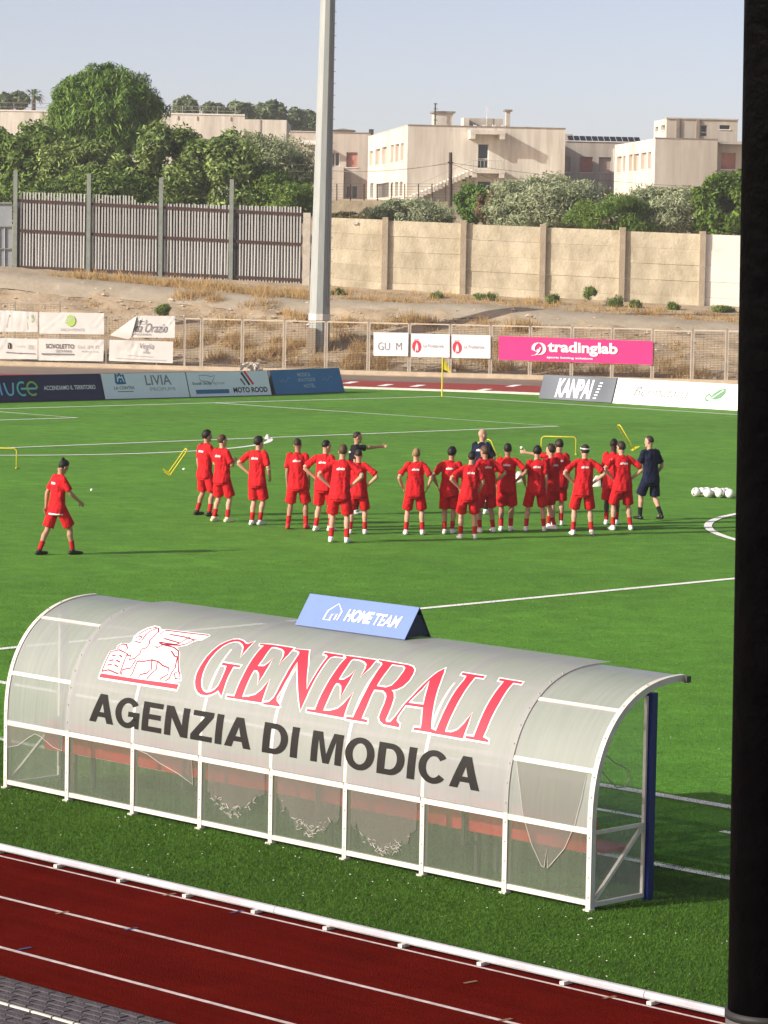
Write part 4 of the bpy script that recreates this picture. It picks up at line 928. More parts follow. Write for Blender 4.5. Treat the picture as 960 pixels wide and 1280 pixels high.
bk = MB(); bk.hexa([mfp(20, 340, -.35), mfp(377, 358, -.35), mfp(377, 358, -.38), mfp(20, 340, -.38), mfp(20, 248, -.35), mfp(377, 262, -.35), mfp(377, 262, -.38), mfp(20, 248, -.38)])
bk.build('backing_sheet', MT['slatdark'], mf)  # plain dark sheet behind the gaps of the slats
for px, yt, yb in ((18.5, 213, 341), (110, 217, 345), (200, 222, 350), (288, 224, 356)):
    p = mfp(px, yb, .10); q = mfp(px, yt, .10); q = Vector((p.x, p.y, q.z))
    MB().bar(p, q, .21, .16, Vector((F2.x, F2.y, 0))).build('post', MT['oldpost'], mf)
gt = thing('metal_gate', 'grey sheet metal gate with ribs at the left end of the slat fence', 'gate', tuple(at(0, 337, 167.8)))
m_ = MB(); m_.hexa([at(-60, 336, 168), at(15, 338, 168), at(15, 338, 168.1), at(-60, 336, 168.1), at(-60, 252, 168), at(15, 253, 168), at(15, 253, 168.1), at(-60, 252, 168.1)]); m_.build('leaf_panel', MT['gate'], gt)
for px in range(-58, 14, 8): MB().bar(at(px, 337, 167.95), at(px, 283, 167.95), .05, .05).build('rib', MT['gate'], gt)
for y in (254, 283, 311, 335): MB().bar(at(-60, y - 1, 167.93), at(15, y, 167.93), .10, .06).build('crossbar', MT['oldpost'], gt)

# ---------------------------------------------------------------- leaves and trees
def leaf_mat(name, c1, c2, trans=.25, isl=.35, scale=.7): return mat(name, c1, .55, col2=c2, scale=scale, island=isl, trans=trans, spec=.25)
def leaf_mesh(name, ctr, nrm, size, ratio, rnd, up_bias=0.0):
    """many rhombic leaf faces; ctr Nx3, nrm Nx3 outward hints"""
    N_ = len(ctr); v = rnd.normal(size=(N_, 3)); v /= np.linalg.norm(v, axis=1)[:, None]
    nn = nrm * .9 + rnd.normal(size=(N_, 3)) * .75; nn[:, 2] += .25; nn /= np.linalg.norm(nn, axis=1)[:, None]
    a = v - nn * np.sum(v * nn, 1)[:, None]; a[:, 2] += up_bias; a -= nn * np.sum(a * nn, 1)[:, None]; a /= np.linalg.norm(a, axis=1)[:, None] + 1e-9
    b = np.cross(nn, a); s = size * rnd.uniform(.6, 1.35, N_)[:, None]
    P = np.stack([ctr - a * s, ctr + b * s * ratio, ctr + a * s, ctr - b * s * ratio], 1).reshape(-1, 3)
    me = bpy.data.meshes.new(name); me.vertices.add(N_ * 4); me.vertices.foreach_set('co', P.ravel().astype(np.float32))
    me.loops.add(N_ * 4); me.loops.foreach_set('vertex_index', np.arange(N_ * 4, dtype=np.int32))
    me.polygons.add(N_); me.polygons.foreach_set('loop_start', np.arange(0, N_ * 4, 4, dtype=np.int32)); me.polygons.foreach_set('loop_total', np.full(N_, 4, dtype=np.int32))
    me.update(calc_edges=True); return me
MT['bark'] = mat('bark', (.10, .075, .055), .9, .3, 5, bump=.6)
def tree(name, label, cat, px, ytop, ybot, wpx, d, m, n, leaf, ratio=.42, clumps=46, seed=0, clump_r=.26, up_bias=0.0, depth=.8, group=None, shape=1.0, shell_=.35, trunk=True):
    clumps = int(clumps * 1.5)
    rnd = np.random.default_rng(seed + 100)
    c = np.array(at(px, (ytop + ybot) / 2, d)); hw_ = wpx / 2 * d / FPX; hh = (ybot - ytop) / 2 * d / FPX
    l, dd, z = LDZ(px, ybot, d); zg = terrain_z(l, d) - .1
    t = thing(name, label, cat, (c[0], c[1], zg), group)
    ax = np.array([[R2v.x, R2v.y, 0], [F2.x, F2.y, 0], [0, 0, 1]])
    # clump centres in the crown
    u = rnd.normal(size=(clumps, 3)); u /= np.linalg.norm(u, axis=1)[:, None]; r = rnd.uniform(shell_, 1, clumps) ** .5
    u = u * r[:, None] * (1 - clump_r * .55); u[:, 2] = np.sign(u[:, 2]) * np.abs(u[:, 2]) ** shape
    k = rnd.integers(0, clumps, n); cr = rnd.uniform(.35, 1.45, clumps) * clump_r
    w_ = rnd.normal(size=(n, 3)); w_ /= np.linalg.norm(w_, axis=1)[:, None]; rad = rnd.uniform(.25, 1, n) ** .5
    rel = u[k] + w_ * (rad * cr[k])[:, None]
    sc = np.array([hw_, hw_ * depth, hh]); P = c + (rel * sc) @ ax; Nn = (w_ * .6 + rel * .7) @ ax
    o = link('crown', leaf_mesh('crown', P, Nn, leaf, ratio, rnd, up_bias), m, t)
    if not trunk: return t
    # trunk and limbs
    b = Vector((c[0], c[1], zg)); tr = MB(); hr = max(.05, hw_ * .045)
    tr.tube([b, b.lerp(Vector(c), .5) + Vector((.08, .05, 0)), Vector(c)], [hr * 1.4, hr, hr * .6], 7)
    for q in range(6):
        e = c + (u[rnd.integers(0, clumps)] * sc * .8) @ ax; s_ = b.lerp(Vector(c), rnd.uniform(.45, .9))
        tr.tube([s_, s_.lerp(Vector(e), .5) + Vector((0, 0, .15)), Vector(e)], [hr * .5, hr * .35, hr * .15], 5)
    tr.build('trunk', MT['bark'], t, smooth=True); return t
LM = {
 'pine': leaf_mat('pine_needles', (.17, .285, .042), (.075, .16, .024), .2, .5, .9),
 'fig': leaf_mat('fig_leaves', (.28, .37, .11), (.085, .15, .028), .25, .65, .9),
 'green': leaf_mat('green_leaves', (.17, .255, .052), (.075, .14, .024), .25, .5),
 'olive': leaf_mat('olive_leaves', (.32, .36, .20), (.20, .25, .11), .2, .28),
 'olive2': leaf_mat('pale_olive_leaves', (.37, .41, .25), (.25, .30, .155), .2, .22),
 'lush': leaf_mat('lush_leaves', (.17, .26, .04), (.10, .18, .03), .3, .4),
 'brown': leaf_mat('withered_leaves', (.24, .17, .085), (.14, .13, .05), .2, .3),
 'far': leaf_mat('far_pine', (.20, .25, .11), (.10, .15, .07), .2, .3, .25),
 'weed': leaf_mat('weed_leaves', (.16, .22, .045), (.10, .16, .03), .25, .3, 3),
}
tree('pine_tree', 'big round bright green pine rising above all the trees at left', 'tree', 131, 80, 206, 152, 187, LM['pine'], 60000, .20, .17, 190, 1, clump_r=.17, up_bias=1.1, shell_=.5)
tree('broadleaf_tree', 'light green broadleaf tree below the pine at the far left', 'tree', 40, 150, 276, 172, 178, LM['green'], 30000, .15, .5, 60, 2)
tree('broadleaf_tree', 'broadleaf tree with pale pointed leaves in front of the round pine', 'tree', 112, 168, 276, 150, 175, LM['fig'], 24000, .15, .34, 55, 3)
tree('fig_tree', 'dark large leaved tree overhanging the middle of the slat fence', 'tree', 208, 150, 282, 150, 174, LM['fig'], 26000, .16, .40, 52, 4)
tree('fig_tree', 'dark large leaved tree beside the greyish olive behind the fence', 'tree', 280, 166, 284, 132, 173.5, LM['fig'], 22000, .16, .40, 46, 5)
tree('olive_tree', 'greyish olive tree behind the right end of the slat fence', 'tree', 327, 160, 264, 150, 182, LM['olive'], 26000, .13, .26, 60, 6)
tree('shrub', 'bright green shrub leaning over the fence beside the mast', 'shrub', 352, 212, 284, 112, 173, LM['lush'], 16000, .12, .28, 40, 7, up_bias=.5)
tree('shrub', 'low dark shrub behind the left slats under the broadleaf trees', 'shrub', 130, 212, 292, 270, 173, LM['green'], 16000, .13, .4, 60, 8, depth=.3)
tree('small_tree', 'small round dark green tree beside the utility pole', 'tree', 595, 226, 282, 58, 186, LM['pine'], 11000, .10, .4, 36, 9)
tree('shrub', 'withered brownish shrub between the small green tree and the olive', 'shrub', 613, 234, 288, 42, 180, LM['brown'], 4500, .11, .34, 24, 10)
tree('olive_tree', 'broad silvery olive tree in front of the school building', 'tree', 683, 213, 304, 172, 179, LM['olive2'], 30000, .14, .24, 70, 11)
tree('olive_tree', 'silvery olive tree below the right hand school block', 'tree', 828, 232, 304, 158, 177, LM['olive2'], 26000, .14, .24, 66, 12)
tree('shrub', 'feathery green shrub between the two silvery olive trees', 'shrub', 764, 242, 304, 122, 175, LM['lush'], 15000, .13, .18, 44, 13, up_bias=1.0)
tree('fig_tree', 'green large leaved tree at the right end of the wall', 'tree', 905, 214, 300, 92, 175, LM['lush'], 16000, .15, .42, 44, 14)
tree('shrub', 'pale greyish scrub on the near side of the utility pole', 'shrub', 516, 242, 294, 132, 178, LM['olive2'], 14000, .12, .24, 48, 15, depth=.5)
tree('shrub', 'low dry scrub behind the wall beside the mast', 'shrub', 440, 262, 286, 96, 180, LM['brown'], 3500, .12, .26, 34, 16, depth=.4)
for k, (px, yt, yb, wd) in enumerate([(231, 121, 150, 40), (268, 126, 152, 36), (300, 127, 156, 40), (335, 126, 160, 52), (365, 131, 166, 46), (388, 137, 168, 36)]):
    tree('stone_pine', ['lone distant pine at the left end of the row behind the long building', 'flat topped distant pine second from the left in the row', 'distant pine third from the left, over the roof railing end', 'wide pale distant pine fourth from the left in the row', 'distant pine left of the last one before the mast', 'last distant pine of the row, touching the mast'][k], 'tree', px, yt, yb, wd, 372 + k * 4, LM['far'], 3600, .30, .5, 26, 30 + k, group='distant pines behind the long low building', clump_r=.30)
for k, (px, yt, yb, wd) in enumerate([(6, 113, 140, 26), (24, 112, 140, 24)]):
    tree('stone_pine', ['distant dusky pine at the left edge above the long roof', 'distant dusky pine beside the small palm above the long roof'][k], 'tree', px, yt, yb, wd, 380, LM['far'], 2400, .30, .5, 20, 50 + k, clump_r=.3)
# small distant palm
pc = at(42, 119, 378); pg = pc.copy(); pg.z = terrain_z(-40, 378)
pm = thing('palm_tree', 'small distant palm above the long roof at left', 'tree', tuple(pg))
MB().tube([pg, pc], [.35, .25], 7).build('trunk', MT['bark'], pm)
m_ = MB(); rr = random.Random(8)
for k in range(34):
    a = rr.uniform(0, 6.28); e = rr.uniform(-.4, 1.0); L_ = rr.uniform(1.3, 2.0); dr = Vector((math.cos(a) * math.cos(e), math.sin(a) * math.cos(e), math.sin(e)))
    q = pc + dr * L_ * .6; t_ = pc + dr * L_ + Vector((0, 0, -.5)); s_ = dr.cross(Vector((0, 0, 1))).normalized() * .16
    m_.add([pc, q + s_, t_, q - s_], [(0, 1, 2, 3)])
m_.build('crown', LM['far'], pm)

# ---------------------------------------------------------------- dry grass and weeds on the bank
MT['dry'] = mat('dry_grass', (.56, .40, .18), .85, col2=(.40, .265, .11), scale=.8, island=.3, trans=.2)
MT['dry2'] = mat('straw', (.58, .42, .20), .85, col2=(.38, .25, .105), scale=.8, island=.3, trans=.2)
def blades(name, spots, m, wd=.03):
    P = []
    rnd = np.random.default_rng(len(spots) + int(spots[0][0] * 10) % 97)
    for l, d, rad, h, n in spots:
        for _ in range(n):
            a = rnd.uniform(0, 6.28); r_ = rad * rnd.uniform(0, 1) ** .6; x, y = l + r_ * math.cos(a), d + r_ * math.sin(a) * .7
            hh = h * rnd.uniform(.45, 1.1) * (1 - .5 * r_ / rad); b = W(x, y, terrain_z(x, y) - .12)
            lean = Vector((rnd.normal() * .35, rnd.normal() * .35, 1)).normalized(); s_ = Vector((R2v.x, R2v.y, 0)) * wd * rnd.uniform(.6, 1.3)
            if rnd.uniform() < .4: s_ = Vector((F2.x, F2.y, 0)) * wd
            P += [b - s_, b + s_, b + lean * hh]
    return link(name, mesh(name, P, [(3 * i, 3 * i + 1, 3 * i + 2) for i in range(len(P) // 3)]), m)
rr = random.Random(21)
sp = []
for l in np.arange(-16, -3.6, .12): sp.append((l, fence_d(l) + 12.4 + rr.uniform(-.3, 4.2), .5, rr.uniform(.5, 1.0), 60))
for l in np.arange(-4, 19, .14): sp.append((l, fence_d(l) + 13.2 + rr.uniform(-.6, 6.0), .5, rr.uniform(.3, .75), 46))
stuff(blades('dry_grass', sp, MT['dry']))
sp = []
for px, y in ((95, 372), (65, 372), (230, 385), (252, 382), (268, 386), (325, 388), (330, 410), (300, 430), (285, 410), (340, 440), (360, 395), (372, 400), (430, 420), (445, 440), (468, 405), (505, 398), (520, 396), (532, 400), (600, 398), (640, 402), (655, 400), (250, 425), (225, 432), (275, 445), (350, 425), (372, 430), (432, 400), (455, 430), (700, 440), (760, 445), (845, 450), (840, 458), (560, 435), (590, 440), (480, 440), (330, 375), (150, 368)):
    d = 147.5 + max(0, (462 - y)) / 80 * 9; l = (px - 483) / FPX * d; d = fence_d(l) + .8 + max(0, 458 - y) / 78 * 10
    sp.append((l, d, rr.uniform(.5, 1.1), rr.uniform(.6, 1.25), 190))
for _ in range(70):
    l = rr.uniform(-9, 14); sp.append((l, fence_d(l) + rr.uniform(.7, 5.5), rr.uniform(.4, .9), rr.uniform(.5, 1.2), 110))
stuff(blades('dry_grass', sp, MT['dry2'], .025))
sp = []
for _ in range(520):
    l = rr.uniform(-19, 16); sp.append((l, fence_d(l) + rr.uniform(.6, 9), .5, rr.uniform(.15, .5), 18))
stuff(blades('dry_grass', sp, MT['dry'], .03))
# loose stones on the bank
st = MB(); rr = random.Random(77)
for _ in range(700):
    l = rr.uniform(-19, 17); d = fence_d(l) + rr.uniform(.5, 11); r_ = rr.uniform(.04, .12) * (2.2 if rr.random() < .06 else 1); b = W(l, d, terrain_z(l, d) + r_ * .35 + noise.fractal(Vector((l * .55, d * .55, 3.0)), 1.0, 2.0, 5) * .2)
    v = [b + Vector((rr.uniform(.6, 1.2) * x, rr.uniform(.6, 1.2) * y, rr.uniform(.4, .8) * z)) * r_ for x, y, z in ((1, 0, 0), (-1, 0, 0), (0, 1, 0), (0, -1, 0), (0, 0, 1), (0, 0, -1))]
    st.add(v, [(0, 2, 4), (2, 1, 4), (1, 3, 4), (3, 0, 4), (2, 0, 5), (1, 2, 5), (3, 1, 5), (0, 3, 5)])
stuff(st.build('loose_stones', mat('limestone', (.50, .43, .34), .95, .2, 2, island=.25)))
for k, (px, py, wd, h) in enumerate([(421, 367, 22, 16), (736, 365, 22, 16), (692, 376, 18, 20), (768, 379, 24, 20), (792, 382, 24, 18), (840, 385, 20, 16), (905, 388, 40, 12), (605, 371, 30, 12), (545, 370, 18, 12), (204, 387, 22, 14), (712, 390, 16, 12)]):
    d = 160.5 if k != 9 else 152
    tree('weed', ['green weed against the wall just right of the mast', 'round green weed between the middle wall posts', 'upright green weed left of the round one', 'dense green weed in the pair before the fourth wall post, the left one', 'dense green weed in the pair before the fourth wall post, the right one', 'green weed before the last tan bay of the wall', 'low green weeds before the whitewashed bay', 'low sparse green weed before the third wall bay', 'low sparse green weed before the second wall bay', 'dark green weed on the bank above the folded banner', 'small green weed on the ledge above the pink banner'][k],
         'plant', px, py - h / 2, py + h / 2 + 2, wd, d, LM['weed'], 1500, .10, .16, 9, 60 + k, up_bias=1.3, clump_r=.5, trunk=False)
# ================================================================== BUILDINGS
MT['cream'] = mat('cream_render', (.70, .665, .575), .9, col2=(.60, .56, .475), scale=.22, stretch=(1, 1, .45), detail=8, bump=.1, stain=.30)
MT['tan'] = mat('tan_shade_render', (.54, .50, .425), .9, col2=(.46, .42, .35), scale=.25, stretch=(1, 1, .5), detail=8, stain=.25)  # own tan of small parts; on the right block, shade put into colour
MT['rose'] = mat('rose_render', (.56, .505, .435), .9, col2=(.48, .43, .365), scale=.25, stretch=(1, 1, .5), detail=8, stain=.25)
MT['roofing'] = mat('roof_felt', (.22, .20, .18), .9, .2, 1)
MT['shutter'] = mat('pink_shutter', (.50, .25, .19), .7, .12, 3)
MT['paleshutter'] = mat('pale_shutter', (.53, .42, .36), .7, .12, 3)
MT['winframe'] = mat('window_frame', (.70, .67, .62), .6)
MT['glass'] = mat('window_glass', (.035, .042, .05), .12, spec=.6)
MT['dirty'] = mat('stained_cap', (.25, .21, .165), .9, .3, 1.5)
UP = Vector((0, 0, 1))
class Face:
    def __init__(s, C0, u): s.C = Vector(C0); s.u = Vector((u.x, u.y, 0)).normalized(); s.n = s.u.cross(UP)
    def hit(s, px, py):
        v = ray(px, py); t = (s.C - CAM).dot(s.n) / v.dot(s.n); p = CAM + v * t; q = p - s.C
        return q.dot(s.u), q.z
    def P(s, u, z, off=0): return s.C + s.u * u + UP * z + s.n * off      # +n = outward (towards camera)
def facade(bld, F, ulen, z0, z1, openings, m, depth=.28):
    """wall with real openings; openings = (px0, py0, px1, py1, kind, label)"""
    if F.n.dot(CAM - F.C) < 0: F.n = -F.n
    rects = []
    for o in openings:
        xm, ym = (o[0] + o[2]) / 2, (o[1] + o[3]) / 2
        ua, ub = F.hit(o[0], ym)[0], F.hit(o[2], ym)[0]; zt, zb = F.hit(xm, o[1])[1], F.hit(xm, o[3])[1]
        ua, ub = sorted((ua, ub)); rects.append((max(ua, .03), max(zb, z0 + .02), min(ub, ulen - .03), min(zt, z1 - .03), o[4]))
    us = sorted(set([0, ulen] + [r[0] for r in rects] + [r[2] for r in rects])); zs = sorted(set([z0, z1] + [r[1] for r in rects] + [r[3] for r in rects]))
    m_ = MB()
    for i in range(len(us) - 1):
        for j in range(len(zs) - 1):
            uc, zc = (us[i] + us[i + 1]) / 2, (zs[j] + zs[j + 1]) / 2
            if any(r[0] < uc < r[2] and r[1] < zc < r[3] for r in rects): continue
            m_.add([F.P(us[i], zs[j]), F.P(us[i + 1], zs[j]), F.P(us[i + 1], zs[j + 1]), F.P(us[i], zs[j + 1])], [(0, 1, 2, 3)])
    for (a, b, c, d, k) in rects:
        q = [(a, b), (c, b), (c, d), (a, d)]
        for i in range(4):
            p0, p1 = q[i], q[(i + 1) % 4]
            m_.add([F.P(*p0), F.P(*p1), F.P(*p1, -depth), F.P(*p0, -depth)], [(0, 1, 2, 3)])
    m_.build('wall', m, bld)
    for (a, b, c, d, k) in rects:
        fw_ = .06 if c - a > .5 else .04
        if k in ('shutter', 'pale', 'dark'):
            mm = {'shutter': MT['shutter'], 'pale': MT['paleshutter'], 'dark': MT['glass']}[k]
            e = MB(); e.add([F.P(a, b, -depth + .03), F.P(c, b, -depth + .03), F.P(c, d, -depth + .03), F.P(a, d, -depth + .03)], [(0, 1, 2, 3)])
            w_ = e.build('window', mm, bld)
            if k != 'dark' and d - b > .7:
                l_ = MB()
                for z in np.arange(b + .12, d, .16): l_.bar(F.P(a + .02, z, -depth + .045), F.P(c - .02, z, -depth + .045), .03, .02)
                l_.build('slats', mm, w_)
            s_ = MB().hexa([F.P(a - .05, b - .07, -.02), F.P(c + .05, b - .07, -.02), F.P(c + .05, b - .07, .06), F.P(a - .05, b - .07, .06), F.P(a - .05, b - .004, -.02), F.P(c + .05, b - .004, -.02), F.P(c + .05, b - .004, .06), F.P(a - .05, b - .004, .06)]); s_.build('sill', MT['winframe'], w_)
        else:
            e = MB(); o_ = -depth + .05
            for (p0, p1) in (((a, b), (c, b)), ((a, d), (c, d)), ((a, b), (a, d)), ((c, b), (c, d)), (((a + c) / 2, b), ((a + c) / 2, d)) if k == 'pane2' else ((a, b + (d - b) * .38), (c, b + (d - b) * .38))):
                e.bar(F.P(*p0, o_), F.P(*p1, o_), fw_ * 1.6, .06)
            w_ = e.build('window', MT['winframe'], bld)
            MB().add([F.P(a, b, -depth + .02), F.P(c, b, -depth + .02), F.P(c, d, -depth + .02), F.P(a, d, -depth + .02)], [(0, 1, 2, 3)]).build('pane', MT['glass'], w_)
def slab(F, a, b, z0, z1, o0, o1):
    return MB().hexa([F.P(a, z0, o0), F.P(b, z0, o0), F.P(b, z0, o1), F.P(a, z0, o1), F.P(a, z1, o0), F.P(b, z1, o0), F.P(b, z1, o1), F.P(a, z1, o1)])
def block_roof(bld, pts, z, m=None):
    MB().add([Vector((p.x, p.y, z)) for p in pts], [tuple(range(len(pts)))]).build('roof', m or MT['roofing'], bld)
th = R(7.0); RR = Vector((R2v.x, R2v.y, 0)); FF = Vector((F2.x, F2.y, 0))
UA = RR * math.cos(th) + FF * math.sin(th); VA = -RR * math.sin(th) + FF * math.cos(th)

# ---- A: cream building with the outside stair
C0 = at(508, 262, 250); zt = at(508, 157, 250).z - C0.z
A = thing('school_building', 'cream two storey school block with outside stair and roof boxes', 'building', tuple(C0))
fA = Face(C0, UA); fL = Face(C0, VA)
wA = fA.hit(706, 200)[0]; lA = fL.hit(460, 200)[0]
facade(A, fA, wA, -1.5, zt, [(597.5, 180, 611, 210, 'pane', ''), (597, 227, 613, 240, 'dark', '')], MT['cream'])
facade(A, fL, lA, -1.5, zt, [(461.5, 189, 465.8, 207, 'pale', ''), (469, 186.2, 475, 206, 'pale', ''), (477.3, 183.8, 483.2, 205.5, 'pale', ''), (488.2, 181.2, 492, 203.5, 'pale', ''), (494, 180, 498.8, 202.3, 'pale', ''), (500.6, 179, 504.2, 200.5, 'pale', ''),
    (462.5, 229, 466.5, 247, 'dark', ''), (470, 229, 486, 247, 'dark', ''), (488.5, 228, 491.5, 246, 'dark', ''), (493.5, 227.5, 497.5, 246, 'dark', ''), (499.5, 227, 503, 245, 'dark', '')], MT['cream'])  # lower row: dark panes stand for shade between the ground floor pillars
pb_, pc_, pd_ = fA.P(wA, 0), fA.P(wA, 0) + VA * lA, fL.P(lA, 0)
Face_R = Face(pb_, VA); facade(A, Face_R, lA, -1.5, zt, [], MT['cream'])
block_roof(A, [C0, pb_, pc_, pd_], C0.z + zt - .35)
slab(fA, -.02, wA + .02, zt, zt + .10, -.25, .04).build('parapet_cap', MT['dirty'], A)
slab(fL, -.0, lA, zt - .001, zt + .06, -.22, .03).build('parapet_cap', MT['cream'], A)
u0, z0_ = fA.hit(585, 172); u1, z1_ = fA.hit(629, 161)
slab(fA, u0, u1, z0_ + .25, z0_ + .55, .01, 1.25).build('canopy', MT['cream'], A)
for u in (u0 + .02, u1 - .42): slab(fA, u, u + .38, z0_ - .12, z0_ + .249, .01, 1.23).build('canopy_bracket', MT['cream'], A)
u2, z2_ = fA.hit(587, 222); u3, z3_ = fA.hit(628, 213)
slab(fA, u2, u3, z3_ - .28, z3_, .01, 1.25).build('balcony_slab', MT['cream'], A)
for u in (u2 + .02, u3 - .42): slab(fA, u, u + .38, z3_ - .62, z3_ - .281, .01, 1.23).build('balcony_bracket', MT['cream'], A)
slab(fA, u3 - .14, u3 - .02, z3_, z3_ + .85, .9, 1.24).build('balcony_post', MT['tan'], A)
m_ = MB()
for q in np.linspace(u2 + .1, u3 - .2, 9): m_.bar(fA.P(q, z3_, 1.2), fA.P(q, z3_ + .7, 1.2), .025)
m_.bar(fA.P(u2, z3_ + .7, 1.2), fA.P(u3 - .1, z3_ + .7, 1.2), .035); stuff(m_.build('balcony_railing', MT['mast'], A))
# stair: steps down to the left
us_, zs_ = fA.hit(587, 213); ue, ze = fA.hit(512, 246); ns = 16
for k in range(ns):
    a = us_ + (ue - us_) * k / ns; b = us_ + (ue - us_) * (k + 1) / ns; z = zs_ + (ze - zs_) * k / ns
    slab(fA, b, a + .06, z - .42, z - .02, .02, 1.15).build('step', MT['cream'], A)
MB().bar(fA.P(us_, zs_ + .7, 1.12), fA.P(ue, ze + .7, 1.12), .03).build('handrail', MT['mast'], A)
def roofbox(bld, F, p0, p1, back, dp, m, nm, cap=None):
    a, z = F.hit(p0[0], p0[1]); b, zz = F.hit(p1[0], p1[1]); zb_, zt_ = min(z, zz) - .6, max(z, zz)
    slab(F, a, b, zb_, zt_, -back - dp, -back).build(nm, m, bld)
    if cap: slab(F, a - .15, b + .15, zt_, zt_ + .14, -back - dp - .15, -back + .15).build('roof_cap', MT['dirty'], bld)
roofbox(A, fA, (550.5, 158), (573.5, 139.5), 3, 2.0, MT['cream'], 'roof_house', True)
roofbox(A, fA, (582, 160), (589, 146.5), 1.0, 1.6, MT['cream'], 'roof_wall'); roofbox(A, fA, (589.2, 158), (635, 147), 2.4, .2, MT['tan'], 'roof_wall')
roofbox(A, fA, (635.5, 160), (641, 138.5), 1.2, .5, MT['tan'], 'chimney', True)
for k in range(4): roofbox(A, fA, (594 + k * 12, 159), (598 + k * 12, 155.5), .9, .3, MT['winframe'], 'roof_vent')
roofbox(A, fA, (665, 160), (669.5, 156.5), 3, .5, MT['paleshutter'], 'roof_dish')
a, z = fA.hit(549.2, 160); a2, z2 = fA.hit(549.2, 127)
m_ = MB().bar(fA.P(a, z - .4, -2.6), fA.P(a, z2, -2.6), .08); 
for q in (.35, .55, .78, .97): m_.bar(fA.P(a - .12, z + (z2 - z) * q, -2.6), fA.P(a + .2, z + (z2 - z) * q, -2.6), .05)
m_.build('roof_mast', MT['rope'], A)
a, z = fA.hit(614, 148); m_ = MB().bar(fA.P(a, z - 1, -2.2), fA.P(a, z + 1.0, -2.2), .03)
for q in (.55, .75, .95): m_.bar(fA.P(a - .22, z + q, -2.2), fA.P(a + .22, z + q, -2.2), .03)
m_.build('antenna', MT['winframe'], A)

# ---- B: right block with a penthouse
C0 = at(817, 262, 238); zt = at(817, 173, 238).z - C0.z
B = thing('school_building', 'beige school block with pink shutter and penthouse at the right', 'building', tuple(C0))
fB = Face(C0, UA); fBL = Face(C0, VA); wB = fB.hit(948, 200)[0]; lB = fBL.hit(768, 205)[0]
wm = fB.hit(896.5, 200)[0]
facade(B, fB, wm, -2.5, zt, [], MT['tan'])  # front darker than the cream left face: its shade is in the colour
C1 = fB.P(wm, 0) + VA * .9; fB2 = Face(C1, UA)
facade(B, fB2, wB - wm, -2.5, zt - .05, [(901.5, 191, 919.5, 211.5, 'shutter', '')], MT['tan'])
facade(B, Face(fB.P(wm, 0), VA), .9, -2.5, zt, [], MT['tan'])
facade(B, fBL, lB, -2.5, zt, [(770.8, 195.6, 776.8, 215.6, 'pale', ''), (779, 194.6, 781.8, 214.4, 'pale', ''), (786, 193.2, 790.4, 213.8, 'pale', ''), (792, 192.2, 798.6, 213.8, 'pale', ''), (801.2, 190.8, 808, 211.7, 'pale', ''), (810, 190, 813.8, 211, 'pale', '')], MT['cream'])
pe = [C0, fB.P(wB, 0), fB.P(wB, 0) + VA * lB, fBL.P(lB, 0)]
facade(B, Face(pe[1], VA), lB, -2.5, zt, [], MT['tan'])
block_roof(B, pe, C0.z + zt - .3)
slab(fB, -.02, wm + .02, zt, zt + .08, -.25, .04).build('parapet_cap', MT['dirty'], B)
P0 = fB.P(fB.hit(838.5, 170)[0], zt - .4) + VA * 1.6; P0 = Vector((P0.x, P0.y, C0.z + zt - .4)); fP = Face(P0, UA); fPL = Face(P0, VA)
zpt = fP.hit(838.5, 148.5)[1]; wP = fP.hit(922, 160)[0]; lP = fPL.hit(817.5, 162)[0]
facade(B, fP, wP, 0, zpt, [(876, 156.5, 884, 170.5, 'pane', ''), (899.5, 156.5, 912.5, 161.5, 'dark', '')], MT['tan'])
facade(B, fPL, lP, 0, zpt, [(819, 158.5, 822.8, 164.5, 'dark', ''), (826, 156.5, 831, 163, 'dark', '')], MT['cream'])
pp = [P0, fP.P(wP, 0), fP.P(wP, 0) + VA * lP, fPL.P(lP, 0)]; block_roof(B, pp, P0.z + zpt - .02)
facade(B, Face(pp[1], VA), lP, 0, zpt, [], MT['tan'])
slab(fP, -.05, wP + .05, zpt, zpt + .10, -.3, .10).build('roof_cap', MT['tan'], B)
for px in (845, 870): 
    a = fP.hit(px, 160)[0]; slab(fP, a, a + .25, 0, zpt - .01, .01, .14).build('pilaster', MT['dirty'], B)

# ---- C: low wing between them with solar panels
C0 = at(704, 265, 262); zt = at(704, 176.5, 262).z - C0.z
Cb = thing('school_building', 'low rose coloured school wing with solar panels along its roof', 'building', tuple(C0))
fC = Face(C0, UA); wC = fC.hit(800, 200)[0]
facade(Cb, fC, wC, -2.5, zt, [(706.5, 196, 713, 215, 'pale', ''), (725, 196, 741, 215.3, 'shutter', ''), (748.5, 196.5, 764, 215.5, 'pale', ''), (749, 238, 764, 250, 'shutter', '')], MT['rose'])
block_roof(Cb, [C0, fC.P(wC, 0), fC.P(wC, 0) + VA * 10, C0 + VA * 10], C0.z + zt - .2)
slab(fC, 0, wC, zt, zt + .08, -.2, .08).build('parapet_cap', MT['winframe'], Cb)
MT['solar'] = mat('solar_cell', (.012, .014, .022), .15, spec=.6)
for k in range(12):
    a = fC.hit(712 + k * 7.6, 174)[0]; b = a + .44
    m_ = MB().hexa([fC.P(a, zt + .12, -.4), fC.P(b, zt + .12, -.4), fC.P(b, zt + .06, -.44), fC.P(a, zt + .06, -.44), fC.P(a, zt + .50, -1.1), fC.P(b, zt + .50, -1.1), fC.P(b, zt + .46, -1.14), fC.P(a, zt + .46, -1.14)])
    m_.build('solar_panel', MT['solar'], Cb)
roofbox(Cb, fC, (705, 176), (727, 165.5), 4, 1.5, MT['tan'], 'roof_house')
a, z = fC.hit(766.5, 186); slab(fC, a, a + .16, -2, z, .02, .18).build('downpipe', MT['winframe'], Cb)

